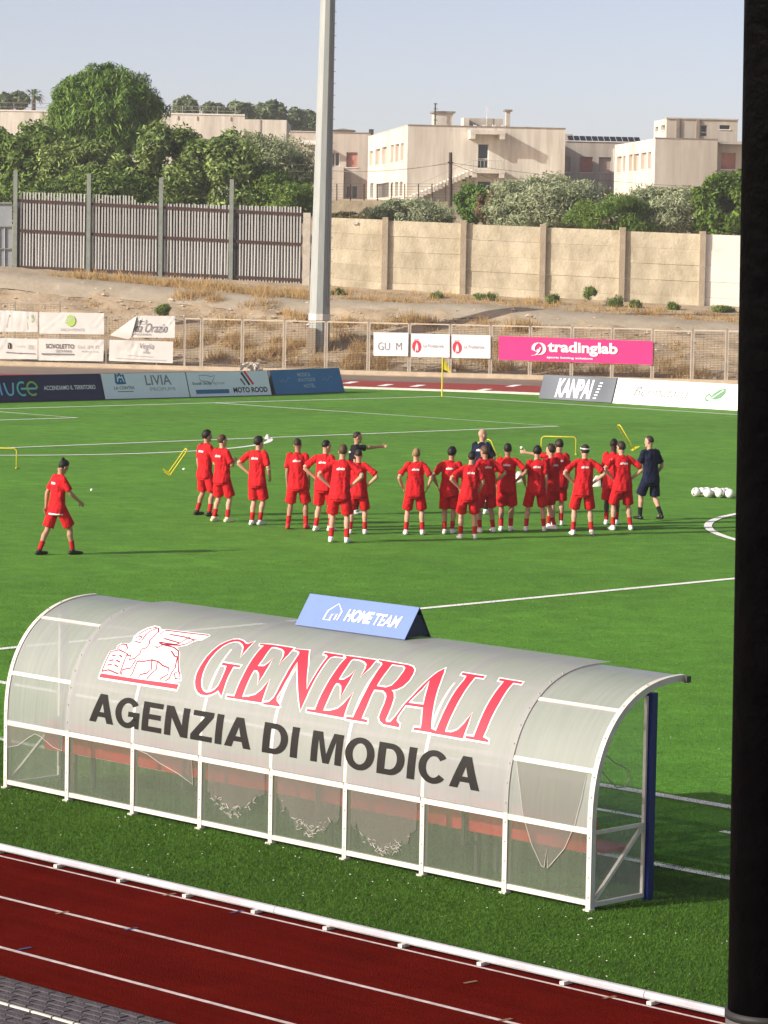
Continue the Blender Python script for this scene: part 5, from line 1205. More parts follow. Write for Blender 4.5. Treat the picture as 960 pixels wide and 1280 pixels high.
# ---- D: left wing behind the mast
C0 = at(360, 262, 282); zt = at(410, 166, 282).z - C0.z
D_ = thing('school_building', 'rose coloured wing with one pink shutter beside the mast', 'building', tuple(C0))
fD = Face(C0, RR); wD = fD.hit(463, 200)[0]
facade(D_, fD, wD, -2.5, zt, [(365, 192, 372, 208, 'pale', ''), (384, 190, 391, 206, 'pale', ''), (413, 191, 424.5, 207.5, 'pane2', ''), (433, 190.5, 446.8, 209, 'shutter', ''), (432.5, 232.5, 447, 248, 'pane2', '')], MT['rose'])
block_roof(D_, [C0, fD.P(wD, 0), fD.P(wD, 0) + FF * 12, C0 + FF * 12], C0.z + zt - .2)
slab(fD, 0, wD, zt, zt + .08, -.2, .06).build('parapet_cap', MT['dirty'], D_)
a, z = fD.hit(378, 181); b, zz = fD.hit(398, 178)
slab(fD, a, b, z, z + .35, .01, 1.3).build('balcony_slab', MT['winframe'], D_)
a, z = fD.hit(394, 209); b, zz = fD.hit(429, 262); slab(fD, a, b, zz, z, .01, 1.0).build('wall_projection', MT['tan'], D_)
roofbox(D_, fD, (362, 168), (398, 163), 2, .3, MT['winframe'], 'roof_railing')
a, z = fD.hit(416, 167); b, zz = fD.hit(441, 161.5); ap = fD.hit(430, 159)[1]
MB().hexa([fD.P(a, z - .3, -3), fD.P(b, z - .3, -3), fD.P(b, z - .3, -6), fD.P(a, z - .3, -6), fD.P(a, zz, -3), fD.P(b, zz, -3), fD.P(b, zz, -6), fD.P(a, zz, -6)]).build('roof_house', MT['tan'], D_)
c_ = (a + b) / 2; MB().add([fD.P(a - .2, zz, -2.8), fD.P(b + .2, zz, -2.8), fD.P(c_, ap, -2.8), fD.P(a - .2, zz, -6.2), fD.P(b + .2, zz, -6.2), fD.P(c_, ap, -6.2)], [(0, 1, 2), (3, 5, 4), (0, 2, 5, 3), (1, 4, 5, 2)]).build('gable_roof', MT['roofing'], D_)
roofbox(D_, fD, (461, 168), (467, 161), 1, 1, MT['rope'], 'roof_tank')

# ---- E: long low building behind the trees
C0 = at(-60, 262, 305); UE = (RR + FF * .035).normalized()
E_ = thing('long_building', 'long plain pale wall of a low flat building behind the trees', 'building', tuple(C0))
fE = Face(C0, UE); wE = fE.hit(358, 170)[0]; wj = fE.hit(306, 150)[0]; z1 = fE.hit(250, 143.5)[1]; z2 = fE.hit(330, 149.5)[1]
facade(E_, fE, wj, -2.5, z1, [], MT['cream']); fE2 = Face(fE.P(wj, 0), UE); facade(E_, fE2, wE - wj, -2.5, z2, [], MT['cream'])
facade(E_, Face(fE.P(wE, 0), FF), 14, -2.5, z2, [], MT['tan'])
block_roof(E_, [C0, fE.P(wE, 0), fE.P(wE, 0) + FF * 14, C0 + FF * 14], C0.z + z2 - .05)
slab(fE, 0, wj, z1, z1 + .12, -.3, .08).build('parapet_cap', MT['winframe'], E_)
for px in (222, 246, 288, 60): 
    a = fE.hit(px, 147)[0]; slab(fE, a, a + .12, z1 - .55, z1 - .15, .01, .05).build('spout', MT['dirty'], E_)
a = fE.hit(323, 155)[0]; slab(fE, a, a + .2, -2, z2, .01, .08).build('downpipe', MT['tan'], E_)
m_ = MB()
for z in (.45, .85):
    m_.bar(fE.P(0, z1 + z, -1.5), fE.P(fE.hit(66, 135)[0], z1 + z, -1.5), .04); m_.bar(fE.P(fE.hit(205, 135)[0], z1 + z, -1.5), fE.P(fE.hit(296, 135)[0], z1 + z, -1.5), .04)
for px in list(range(-50, 70, 22)) + list(range(206, 300, 22)):
    a = fE.hit(px, 135)[0]; m_.bar(fE.P(a, z1 - .1, -1.5), fE.P(a, z1 + .9, -1.5), .05)
m_.build('roof_railing', MT['fpost'], E_)

# ---- low rubble wall behind the concrete wall, yard fence, pole and wires
rw = MB(); rw.hexa([at(393, 280, 205), at(570, 280, 205), at(570, 280, 205.5), at(393, 280, 205.5), at(393, 250.5, 205), at(570, 252, 205), at(570, 252, 205.5), at(393, 250.5, 205.5)])
tag(rw.build('stone_wall', mat('rubble_wall', (.42, .36, .26), .95, col2=(.27, .23, .15), scale=1.6, bump=.9, bscale=4)), 'low rough wall below the school yard', 'wall')
yf = thing('yard_fence', 'thin dark wire fence along the school yard', 'fence', tuple(at(480, 250, 206)))
for px in range(404, 572, 17): MB().bar(at(px, 252, 206), at(px, 229.5, 206), .05).build('post', MT['rust'], yf)
m_ = MB()
for y in (229.8, 233, 236.5, 240, 243.5, 247): m_.bar(at(398, y, 206), at(572, y, 206), .018)
stuff(m_.build('fence_wire', MT['wire'], yf))
up_ = thing('utility_pole', 'slim dark wooden utility pole rising behind the concrete wall', 'pole', tuple(at(562.5, 275, 190)))
b, q = at(562.8, 284, 190), at(563.2, 190.5, 190); MB().tube([b, q], [.14, .10], 8).build('shaft', mat('pole_wood', (.085, .065, .05), .9, .3, 4), up_)
MB().bar(at(559.5, 203, 189.9), at(567, 203.5, 189.9), .08).build('crossarm', MT['rust'], up_)
def cable(label, p, q, sag, r=.014):
    pts = [p.lerp(q, k / 14) + Vector((0, 0, -sag * 4 * (k / 14) * (1 - k / 14))) for k in range(15)]
    tag(MB().tube(pts, r, 4).build('power_cable', MT['wire']), label, 'cable', 'overhead cables behind the wall')
cable('overhead cable from the utility pole to the mast side', at(562, 203, 190), at(400, 211, 215), .35)
cable('lower overhead cable from the utility pole leftwards', at(562, 204.5, 190), at(400, 213.5, 222), .2)
cable('overhead cable from the utility pole to the right over the olive tree', at(563, 203.5, 190), at(930, 236, 200), .25)
cable('second overhead cable from the pole sagging to the right', at(563, 204, 190), at(930, 233, 205), 1.6)
cable('upper cable crossing the olive beside the mast', at(320, 205.3, 176), at(405, 205.5, 176), .02, .02)
cable('lower cable crossing the olive beside the mast', at(315, 214.5, 176), at(405, 214, 176), .02, .02)
# ================================================================== PEOPLE
SK = {'fair': mat('skin_fair', (.50, .29, .20), .55, .06, 12), 'tan': mat('skin_tan', (.34, .18, .11), .55, .06, 12), 'dark': mat('skin_dark', (.045, .024, .017), .5, .1, 12), 'olive': mat('skin_olive', (.40, .22, .14), .55, .06, 12)}
def cloth(name, col, v=.12): return mat(name, col, .8, v, 9, bump=1.0, bscale=9, spec=.12)
CL = {'red': cloth('red_kit', (.56, .014, .020), .2), 'red2': cloth('red_shorts', (.55, .013, .018)), 'navy': cloth('navy_kit', (.010, .014, .038)), 'black': cloth('black_kit', (.011, .011, .015)),
      'sock': cloth('red_sock', (.46, .02, .02)), 'bsock': cloth('black_sock', (.012, .012, .014))}
HA = {'black': mat('black_hair', (.010, .008, .007), .6), 'brown': mat('brown_hair', (.075, .042, .022), .6, .2, 30), 'blond': mat('blond_hair', (.24, .155, .075), .6, .2, 30), 'dark': mat('dark_hair', (.028, .018, .012), .6)}
SH = {'white': mat('white_boot', (.78, .78, .78), .45), 'black': mat('black_boot', (.012, .012, .012), .4), 'red': mat('red_boot', (.50, .03, .03), .45), 'pale': mat('pale_boot', (.72, .72, .48), .45)}
EYE = mat('eye', (.02, .015, .012), .3); LIP = mat('lip', (.30, .10, .08), .5)
MT['kitwhite'] = mat('kit_white', (.80, .78, .78), .7)

class Loft:
    def __init__(s): s.bm = bmesh.new()
    def tube(s, pts, rad, n=12, ref=Vector((0, 1, 0))):
        """rad: float or (across, along ref)"""
        pts = [Vector(p) for p in pts]; rings = []
        for i, p in enumerate(pts):
            t = (pts[min(i + 1, len(pts) - 1)] - pts[max(i - 1, 0)]).normalized()
            a = t.cross(ref)
            if a.length < .05: a = t.orthogonal()
            a.normalize(); b = a.cross(t).normalized(); r = rad[i]; ra, rb = r if isinstance(r, tuple) else (r, r)
            rings.append([s.bm.verts.new(p + a * (ra * math.cos(2 * math.pi * k / n)) + b * (rb * math.sin(2 * math.pi * k / n))) for k in range(n)])
        for i in range(len(rings) - 1):
            for k in range(n): s.bm.faces.new((rings[i][k], rings[i][(k + 1) % n], rings[i + 1][(k + 1) % n], rings[i + 1][k]))
        s.bm.faces.new(rings[0][::-1]); s.bm.faces.new(rings[-1]); return s
    def ball(s, c, r, u=14, v=10, m=None):
        mat_ = Matrix.Translation(c) @ (m or Matrix()) @ Matrix.Diagonal((*r, 1)); bmesh.ops.create_uvsphere(s.bm, u_segments=u, v_segments=v, radius=1.0, matrix=mat_); return s
    def fused(s, name, vox, smooth_it=3, dec=None, warp=None):
        """union of the lofts as one continuous skin"""
        if warp:
            for v in s.bm.verts: v.co = warp(v.co)
        bmesh.ops.recalc_face_normals(s.bm, faces=s.bm.faces)
        me = bpy.data.meshes.new('fuse_tmp'); s.bm.to_mesh(me); s.bm.free()
        o = bpy.data.objects.new('fuse_tmp', me); COL.objects.link(o)
        r_ = o.modifiers.new('r', 'REMESH'); r_.mode = 'VOXEL'; r_.voxel_size = vox
        if smooth_it: q = o.modifiers.new('s', 'SMOOTH'); q.factor = .5; q.iterations = smooth_it
        if dec: q = o.modifiers.new('d', 'DECIMATE'); q.ratio = dec
        out = bpy.data.meshes.new_from_object(o.evaluated_get(bpy.context.evaluated_depsgraph_get())); out.name = name
        bpy.data.objects.remove(o); bpy.data.meshes.remove(me)
        out.polygons.foreach_set('use_smooth', [True] * len(out.polygons)); return out
ARMS = {  # (elbow, wrist) from the shoulder: outward, forward, up
 'hips': ((.235, -.085, -.205), (.015, .015, -.415)), 'down': ((.04, -.02, -.295), (.055, .065, -.555)), 'fold': ((.085, .09, -.27), (-.17, .23, -.19)),
 'clap': ((.075, .06, -.28), (-.06, .30, -.20)), 'point': ((.02, .30, -.01), (-.02, .57, .02)), 'thigh': ((.165, -.075, -.255), (.085, .05, -.475)),
 'behind': ((.12, -.12, -.255), (-.07, -.155, -.42)), 'over': ((.27, .09, .02), (.50, .12, .06)), 'swingf': ((.07, .13, -.27), (.06, .34, -.43)), 'swingb': ((.06, -.10, -.28), (.07, -.10, -.55)), 'low': ((.11, -.03, -.28), (.06, .13, -.47)) }
def ik(a, b, l1, l2, hint):
    d = b - a; L_ = min(d.length, (l1 + l2) * .999); x = (l1 * l1 - l2 * l2 + L_ * L_) / (2 * L_); h = math.sqrt(max(l1 * l1 - x * x, 0)); e = d.normalized()
    hn = (hint - e * hint.dot(e)).normalized(); return a + e * x + hn * h
def person(label, pos, height, face, feetA, feetB, arms=('hips', 'hips'), skin='fair', hair='black', kit='red', boots='white', hairstyle='short', head_turn=0, lean=0.0, side=0.0, nod=0.0, hem=False, group='players in red training kit', prt=True, socks='sock', heel=(0, 0), toe=(None, None), build=1.0):
    """face: degrees turned from 'away from the camera' towards picture right; feet offsets: picture right, away"""
    sc = height / 1.80; rp = random.Random(label[::-1])
    if not side: side = rp.uniform(-.06, .06)
    if not lean: lean = rp.uniform(-.01, .05)
    build *= rp.uniform(.97, 1.05)
    t = bpy.data.objects.new('person', None); COL.objects.link(t); t.location = (pos[0], pos[1], 0)
    t.rotation_euler = (0, 0, YAW - math.pi / 2 - R(face)); t['label'] = label; t['category'] = 'person'; t['group'] = group
    cf, sf_ = math.cos(R(face)), math.sin(R(face))
    def loc(o): return Vector((o[0] * cf - o[1] * sf_, o[0] * sf_ + o[1] * cf, 0)) / sc
    fa, fb_ = loc(feetA), loc(feetB)
    L_, R_ = (fa, fb_) if fa.x <= fb_.x else (fb_, fa)
    if L_.x > -.05: L_.x = min(L_.x, -.055)
    if R_.x < .05: R_.x = max(R_.x, .055)
    mid = (L_ + R_) / 2; L_ = L_; 
    feet = {-1: L_, 1: R_}
    spread = (R_ - L_).length; drop = .935 - math.sqrt(max(.2, .885 ** 2 - (max(spread - .17, 0) / 2) ** 2)) - .05
    hipz = .935 - max(0, drop)
    def warp(v):
        z = v.z
        if z > .95: k = (z - .95); return Vector((v.x + side * k, v.y + lean * k * (1 + .25 * k), z))
        return v
    hip = {s: Vector((mid.x + s * .095, mid.y, hipz)) for s in (-1, 1)}
    O_ = Vector((mid.x, mid.y, 0))
    dz = hipz - .935
    sh = {s: Vector((mid.x + s * .168 * build, mid.y - .005, 1.455 + dz)) for s in (-1, 1)}
    # ---- body: one skin
    B = Loft(); knee, ank = {}, {}
    for s in (-1, 1):
        hz = heel[0 if s < 0 else 1]
        ank[s] = Vector((feet[s].x, feet[s].y - .02, .085 + hz)); knee[s] = ik(hip[s], ank[s], .445, .43, Vector((s * .12, 1, 0)))
        h, k, a = hip[s], knee[s], ank[s]
        B.tube([h + Vector((0, 0, .06)), h.lerp(k, .25), h.lerp(k, .6), k + Vector((0, 0, .04)), k, k.lerp(a, .12)], [.082, .082, .066, .054, .052, .051])
        B.tube([k, k.lerp(a, .15), k.lerp(a, .32) + Vector((0, -.018, 0)), k.lerp(a, .6) + Vector((0, -.006, 0)), k.lerp(a, .85), a], [.051, .053, .058, .044, .034, .035])
        td = Vector((s * .14, 1, 0)).normalized(); td.z = -.10 - hz * 3.2; td.normalize()
        B.tube([a + Vector((0, -.03, -.035)), a + td * .08 + Vector((0, 0, -.035)), a + td * .17 + Vector((0, 0, -.045))], [.034, .036, .026], 8, Vector((0, 0, 1)))
    def Z(z): return z + dz
    B.tube([O_ + Vector((0, 0, Z(z))) for z in (.86, .94, 1.06, 1.18, 1.32, 1.42, 1.475)], [(.15, .105), (.158, .11), (.138, .095), (.145, .10), (.165, .108), (.155, .095), (.09, .07)], 14)
    for s in (-1, 1): B.ball(sh[s] + Vector((-s * .015, 0, -.01)), (.050, .050, .050))
    nk = O_ + Vector((0, .012, Z(1.46))); hc = O_ + Vector((0, .03, Z(1.685)))
    B.tube([nk, nk.lerp(hc, .45), hc + Vector((0, -.02, -.04))], [.060, .055, .058], 12)
    hm = Matrix.Rotation(R(-head_turn), 4, 'Z') @ Matrix.Rotation(R(-nod), 4, 'X')
    hp = O_ + Vector((0, .012, Z(1.57)))
    def H(x, y, z): return hp + (hm @ Vector((x, y, z)))
    m3 = hm
    B.ball(H(0, .012, .135), (.076, .096, .098), m=m3); B.ball(H(0, .035, .06), (.060, .070, .075), m=m3)
    B.tube([H(0, .098, .125), H(0, .118, .085), H(0, .100, .076)], [.011, .017, .012], 7); B.ball(H(0, .085, .015), (.030, .026, .024))
    for s in (-1, 1): B.ball(H(s * .077, .008, .10), (.012, .021, .033), 8, 6, m3); B.ball(H(s * .03, .092, .135), (.022, .014, .010), 8, 6)
    hands = {}
    for s, kind in ((-1, arms[0]), (1, arms[1])):
        e_, w_ = ARMS[kind]; S0 = sh[s]; e = S0 + Vector((e_[0] * s, e_[1], e_[2])); wv = S0 + Vector((w_[0] * s, w_[1], w_[2])); hands[s] = (S0, e, wv)
        B.tube([S0, S0.lerp(e, .3), S0.lerp(e, .7), e], [.046, .046, .042, .039]); B.tube([e, e.lerp(wv, .25), e.lerp(wv, .65), wv], [.039, .042, .033, .026])
        d = (wv - e).normalized()
        if kind in ('hips',): d = (d + Vector((-s * .35, .75, -.25))).normalized()
        pn = d.cross(Vector((0, 0, 1)) if abs(d.z) < .8 else Vector((0, 1, 0))).normalized(); acr = d.cross(pn).normalized()
        if kind in ('down', 'swingf', 'swingb', 'low', 'thigh'): acr, pn = Vector((0, 1, 0)), Vector((-s, 0, 0)); acr = (acr - d * acr.dot(d)).normalized(); pn = d.cross(acr).normalized() * (1 if d.cross(acr).x * -s > 0 else -1)
        B.tube([wv - d * .01, wv + d * .04, wv + d * .085], [(.026, .020), (.041, .016), (.040, .014)], 10, pn)
        for q, (of, ln, rr_) in enumerate(((-.031, .066, .0095), (-.010, .076, .010), (.011, .071, .0098), (.031, .056, .0088))):
            b0 = wv + d * .078 + acr * of; c1 = .35 if kind != 'point' or q else .05
            if kind == 'point' and q not in (0, 1): c1 = .9
            p1 = b0 + (d + pn * c1 * .5).normalized() * ln * .5; p2 = p1 + (d + pn * c1 * 1.5).normalized() * ln * .5
            B.tube([b0, p1, p2], [rr_, rr_ * .95, rr_ * .8], 6)
        tb = wv + d * .03 - acr * .034; t1 = tb + (d * .6 - acr * .7 + pn * .2).normalized() * .035; B.tube([tb + acr * .012, t1, t1 + (d - acr * .15 + pn * .3).normalized() * .032], [.013, .011, .009], 6)
    body = link('body', B.fused('body', .0088, 2, .42, warp), SK[skin], t)
    body.scale = (sc, sc, sc)
    # face, hair
    fe = Loft()
    for s in (-1, 1): fe.ball(H(s * .030, .098, .120), (.010, .006, .006), 8, 6)
    for v in fe.bm.verts: v.co = warp(v.co)
    link('eyes', bmesh_mesh('eyes', fe.bm, True), EYE, body)
    lp = Loft().ball(H(0, .099, .047), (.022, .008, .006), 8, 6)
    for v in lp.bm.verts: v.co = warp(v.co)
    link('mouth', bmesh_mesh('mouth', lp.bm, True), LIP, body)
    if hairstyle != 'bald':
        hr = bmesh.new(); bmesh.ops.create_uvsphere(hr, u_segments=26, v_segments=18, radius=1.0); rn = random.Random(label)
        thick = {'short': 0, 'fade': -.004, 'curly': .010, 'bun': .004, 'band': .006, 'long': .008}[hairstyle]
        kill = []
        for v in hr.verts:
            n_ = v.co.copy(); low = .092 if hairstyle == 'fade' else .052
            p_ = Vector((n_.x * (.082 + thick), n_.y * (.102 + thick), n_.z * (.104 + thick))) + Vector((0, .004, .14))
            lim = low + max(0, p_.y) * 1.35 + (0 if p_.y < .02 else .02)
            if hairstyle == 'long': lim -= .02
            if p_.z < lim: kill.append(v)
            ta = max(0, min(1, (p_.z - lim) / .055)); p_ = p_.lerp(Vector((n_.x * .079, n_.y * .0985, n_.z * .101)) + Vector((0, .010, .137)), (1 - ta) * .9)
            k = noise.noise(n_ * 5 + Vector((rn.random() * 9, 0, 0))) * (.007 if hairstyle != 'curly' else .016)
            v.co = warp(H(*(p_ + n_ * k)))
        bmesh.ops.delete(hr, geom=kill, context='VERTS')
        ho = link('hair', bmesh_mesh('hair', hr, True), HA[hair], body)
        so = ho.modifiers.new('thickness', 'SOLIDIFY'); so.thickness = .008; so.offset = -1
        if hairstyle == 'bun':
            bn_ = Loft().ball(warp(H(0, -.07, .235)), (.034, .034, .034)); link('hair_bun', bmesh_mesh('hair_bun', bn_.bm, True), HA[hair], body)
        if hairstyle == 'band':
            bb_ = Loft().tube([warp(H(.088 * math.cos(a), .004 + .108 * math.sin(a), .165 + .02 * math.sin(a))) for a in np.linspace(.3, 2 * math.pi + .3, 22)], [.012] * 22, 6, Vector((0, 0, 1)))
            link('headband', bmesh_mesh('headband', bb_.bm, True), MT['kitwhite'], body)
    # ---- shirt
    S = Loft()
    S.tube([O_ + Vector((0, y, Z(z))) for z, y in ((.80, -.005), (.90, -.005), (1.0, 0), (1.10, 0), (1.22, 0), (1.34, 0), (1.415, 0), (1.465, 0), (1.50, .005), (1.52, .012))],
           [(.200, .152), (.199, .150), (.190, .140), (.181, .131), (.178, .130), (.180, .133), (.174, .122), (.148, .102), (.082, .078), (.061, .063)], 18)
    for s in (-1, 1):
        S0, e, wv = hands[s]; d = (e - S0)
        S.tube([S0 - d.normalized() * .04 + Vector((-s * .06, 0, .004)), S0, S0 + d * .35, S0 + d * .80], [.057, .060, .063, .069])
    shirt = link('shirt', S.fused('shirt', .0135, 3, None, lambda v: warp(v) + Vector((0, 0, 0))), CL[kit], t); shirt.scale = (sc, sc, sc)
    me = shirt.data
    co = np.empty(len(me.vertices) * 3); me.vertices.foreach_get('co', co); co = co.reshape(-1, 3); no = np.empty(len(me.vertices) * 3); me.vertices.foreach_get('normal', no); no = no.reshape(-1, 3)
    sd_ = rn.random() * 50 if hairstyle != 'bald' else 3.3
    amp = np.array([noise.noise(Vector((c[0] * 9 + sd_, c[1] * 9, c[2] * 3.2 + c[0] * 4))) + .4 * noise.noise(Vector((c[0] * 24, c[1] * 24 + sd_, c[2] * 9))) for c in co]) * .020
    co += no * amp[:, None]; me.vertices.foreach_set('co', co.ravel()); me.update()
    if hem:
        hb = Loft().tube([O_ + Vector((.183 * math.cos(a), .143 * math.sin(a) - .005, Z(.795))) for a in np.linspace(0, 2 * math.pi, 24)], [(.012, .020)] * 24, 6, Vector((0, 0, 1))); link('hem', bmesh_mesh('hem', hb.bm, True), MT['kitwhite'], shirt)
    if prt:
        tree_ = BVHTree.FromPolygons([tuple(v.co) for v in me.vertices], [tuple(p.vertices) for p in me.polygons])
        a, fs = text_geo('silvio', .035, .2); a = a / a.max(0) * np.array([.155, .052]) + np.array([-.078 + mid.x + side * .4, Z(1.345)])
        def g(u, v):
            h = tree_.ray_cast(Vector((u, mid.y - 1.0, v)), Vector((0, 1, 0)))
            return (h[0] + Vector((0, -.007, 0))) if h[0] else Vector((u, mid.y - .14, v))
        put('shirt_print', a, fs, g, MT['kitwhite'], shirt)
    # ---- shorts, socks, boots
    P_ = Loft(); P_.tube([O_ + Vector((0, 0, Z(z))) for z in (.76, .82, .90, .97)], [(.150, .125), (.172, .134), (.172, .128), (.158, .118)], 16)
    for s in (-1, 1):
        h, k = hip[s], knee[s]; P_.tube([h + Vector((0, 0, .0)), h.lerp(k, .35), h.lerp(k, .94) + Vector((s * .010, 0, 0))], [.106, .108, .114])
    link('shorts', P_.fused('shorts', .0145, 3), CL['red2' if kit == 'red' else kit], t).scale = (sc, sc, sc)
    for s, hz in ((-1, heel[0]), (1, heel[1])):
        k, a = knee[s], ank[s]
        so_ = Loft().tube([a.lerp(k, .42), a.lerp(k, .40), a.lerp(k, .22), a + Vector((0, 0, .01)), a + Vector((0, 0, -.02))], [.049, .051, .046, .045, .044])
        link('sock', bmesh_mesh('sock', so_.bm, True), CL[socks], t).scale = (sc, sc, sc)
        td = Vector((s * .14, 1, 0)).normalized(); td.z = -.02 - hz * 3.0; td.normalize(); upv = Vector((0, 0, 1)); base = a + Vector((0, -.05, -.048))
        bo = Loft().tube([base - td * .035, base + td * .0, base + td * .09, base + td * .17, base + td * .235, base + td * .255], [(.026, .026), (.040, .046), (.043, .047), (.047, .036), (.036, .026), (.014, .014)], 12, upv)
        bo.tube([a + Vector((0, 0, .02)), a + Vector((0, -.005, -.045))], [.046, .046], 12)
        me = bmesh_mesh('boot', bo.bm, True)
        for v in me.vertices: v.co.z = max(v.co.z, .002 if hz == 0 else v.co.z)
        link('boot', me, SH[boots], t).scale = (sc, sc, sc)
    return t
def bald_hair(): pass

person('leftmost player of the group, half hidden, dark hair and black boots', (36.02, 19.20), 1.78, 50, (-.17, .20), (.10, -.12), ('down', 'fold'), 'olive', 'black', boots='black', hairstyle='curly', head_turn=15, side=.03)
person('light brown haired player clapping his hands at the left end of the group', (37.25, 18.50), 1.77, 38, (-.13, .08), (.15, -.06), ('clap', 'clap'), 'fair', 'brown', boots='pale', head_turn=20)
person('player with thick dark hair, feet close together and left elbow out', (38.24, 18.55), 1.78, 28, (-.05, -.02), (.07, .06), ('hips', 'low'), 'fair', 'black', hairstyle='curly', head_turn=22)
person('upright tanned player with red boots and arms hanging straight down', (39.32, 18.66), 1.80, 8, (-.17, -.05), (.18, .06), ('down', 'down'), 'tan', 'dark', boots='red', hairstyle='fade', head_turn=8)
person('player with shaved neck looking right, left hand on hip, behind a taller one', (39.98, 18.75), 1.80, 25, (-.14, -.02), (.14, .03), ('hips', 'low'), 'fair', 'black', hairstyle='fade', head_turn=30)
person('nearest and tallest looking player with brown hair and hands on both hips', (41.92, 17.28), 1.86, 6, (-.15, .05), (.15, -.05), ('hips', 'hips'), 'fair', 'brown', hairstyle='short', build=1.02)
person('short player in front of the pointing coach, right elbow out', (40.84, 18.86), 1.66, 4, (-.15, 0), (.14, .02), ('low', 'hips'), 'fair', 'dark', hairstyle='fade', head_turn=5)
person('pointing coach in black shirt with one arm stretched to the right', (37.45, 22.1), 1.74, 82, (-.06, -.10), (.07, .11), ('point', 'down'), 'olive', 'dark', kit='black', boots='white', hairstyle='fade', group='coaches in dark kit', socks='bsock')
person('blond player with both elbows out and hands low on the hips', (41.55, 19.70), 1.70, 2, (-.15, -.02), (.17, .02), ('thigh', 'thigh'), 'fair', 'blond', hairstyle='short')
person('player with black crown of hair, stance narrow, standing beside the blond one', (41.82, 20.40), 1.71, 10, (-.07, -.06), (.08, .07), ('thigh', 'fold'), 'olive', 'black', hairstyle='curly', head_turn=10)
person('front player bent to the left with left elbow out before the bald coach', (42.80, 19.92), 1.70, -4, (-.14, -.02), (.14, .03), ('hips', 'low'), 'fair', 'black', hairstyle='short', side=.08, head_turn=20)
person('brown haired player half covered, looking left past the bald coach', (42.0, 21.30), 1.72, -22, (-.13, -.06), (.14, .07), ('low', 'hips'), 'olive', 'brown', hairstyle='short', head_turn=-25)
person('bald coach in navy shirt standing behind the red players', (38.9, 24.5), 1.80, 25, (-.10, 0), (.10, 0), ('down', 'fold'), 'fair', 'black', kit='navy', hairstyle='bald', group='coaches in dark kit', socks='bsock', head_turn=35)
person('black haired player with right arm akimbo right of the bald coach', (42.02, 21.86), 1.75, 6, (-.09, -.03), (.10, .04), ('low', 'hips'), 'tan', 'black', hairstyle='short')
person('player with loose dark hair, arms down and one dark boot turned out', (42.36, 22.36), 1.71, 0, (-.18, -.02), (.18, .03), ('low', 'down'), 'fair', 'black', hairstyle='curly')
person('player facing left with another player resting an arm round his neck', (42.20, 23.02), 1.71, -42, (-.08, .10), (.09, -.10), ('low', 'fold'), 'fair', 'dark', hairstyle='curly', head_turn=-20)
person('player reaching his left arm over his neighbour', (41.75, 23.70), 1.76, -6, (-.08, -.04), (.09, .05), ('over', 'down'), 'fair', 'dark', hairstyle='curly', head_turn=-12, nod=10)
person('player with a white headband and right elbow out', (43.50, 22.50), 1.79, -4, (-.19, -.03), (.18, .04), ('hips', 'hips'), 'fair', 'dark', hairstyle='band', head_turn=-10, nod=6)
person('dark skinned player with arms down near the right end', (42.22, 24.86), 1.77, 8, (-.10, -.04), (.11, .04), ('down', 'down'), 'dark', 'black', hairstyle='fade', head_turn=8, side=.02)
person('player with hands on hips looking left at the right end of the group', (43.22, 24.02), 1.80, -14, (-.18, -.05), (.18, .05), ('hips', 'hips'), 'fair', 'dark', hairstyle='short', head_turn=-25)
person('coach in navy kit stepping left at the right end', (41.92, 26.45), 1.78, -30, (-.20, .12), (.22, -.10), ('fold', 'low'), 'fair', 'dark', kit='navy', boots='black', hairstyle='fade', group='coaches in dark kit', socks='bsock', head_turn=-30, prt=False, heel=(0, .05))
person('lone player with a hair bun walking right at the far left', (40.76, 11.32), 1.74, 54, (-.29, -.06), (.29, .08), ('swingb', 'swingf'), 'olive', 'black', boots='black', hairstyle='bun', nod=24, hem=True, lean=.04, heel=(0, .0))
# ================================================================== SMALL THINGS
# corner flag
cf_ = thing('corner_flag', 'yellow corner flag with a small yellow pennant', 'flag', (0, WID, 0))
MB().tube([(0, WID, 0), (0, WID, 1.5)], .028, 8).build('pole', MT['yellow'], cf_)
u = Vector((R2v.x, R2v.y, 0)); p = Vector((0, WID, 1.48))
fg = [p + u * .02, p + u * .02 + Vector((0, 0, -.42)), p + u * .16 + Vector((.03, .03, -.50)), p + u * .36 + Vector((0, 0, -.60)), p + u * .22 + Vector((-.03, 0, -.26))]
MB().add([q for q in fg] + [q + Vector((F2.x, F2.y, 0)) * .012 for q in fg], [(0, 1, 2, 4), (4, 2, 3), (5, 9, 7, 6), (9, 8, 7)]).build('pennant', MT['yellow'], cf_)
# agility hurdles
def hurdle(label, pos, wd, ht, yaw, tilt, roll=0):
    m_ = MB()
    pts = [(-wd / 2, 0, 0), (-wd / 2, 0, ht - .06), (-wd / 2 + .06, 0, ht), (wd / 2 - .06, 0, ht), (wd / 2, 0, ht - .06), (wd / 2, 0, 0)]
    m_.tube(pts, .016, 8)
    t = thing('hurdle', label, 'hurdle', pos, 'yellow training hurdles', world=False)
    m_.build('frame', MT['yellow'], t, smooth=True)
    ft = mesh('foot', MB().tube([(0, -.16, .02), (0, .16, .02)], .02, 8).v, MB().tube([(0, -.16, .02), (0, .16, .02)], .02, 8).f)
    for s in (-1, 1): link('foot', ft, MT['yellow'], t, (s * wd / 2, 0, 0))
    t.rotation_euler = (0, tilt, yaw); t.rotation_mode = 'XYZ'
    return t
Y0 = YAW - math.pi / 2
def hpos(px, py): q = gnd(px, py); return (q.x, q.y, .005)
hurdle('wide upright yellow hurdle seen square on behind the group', hpos(698, 568.5), .96, .50, Y0, 0)
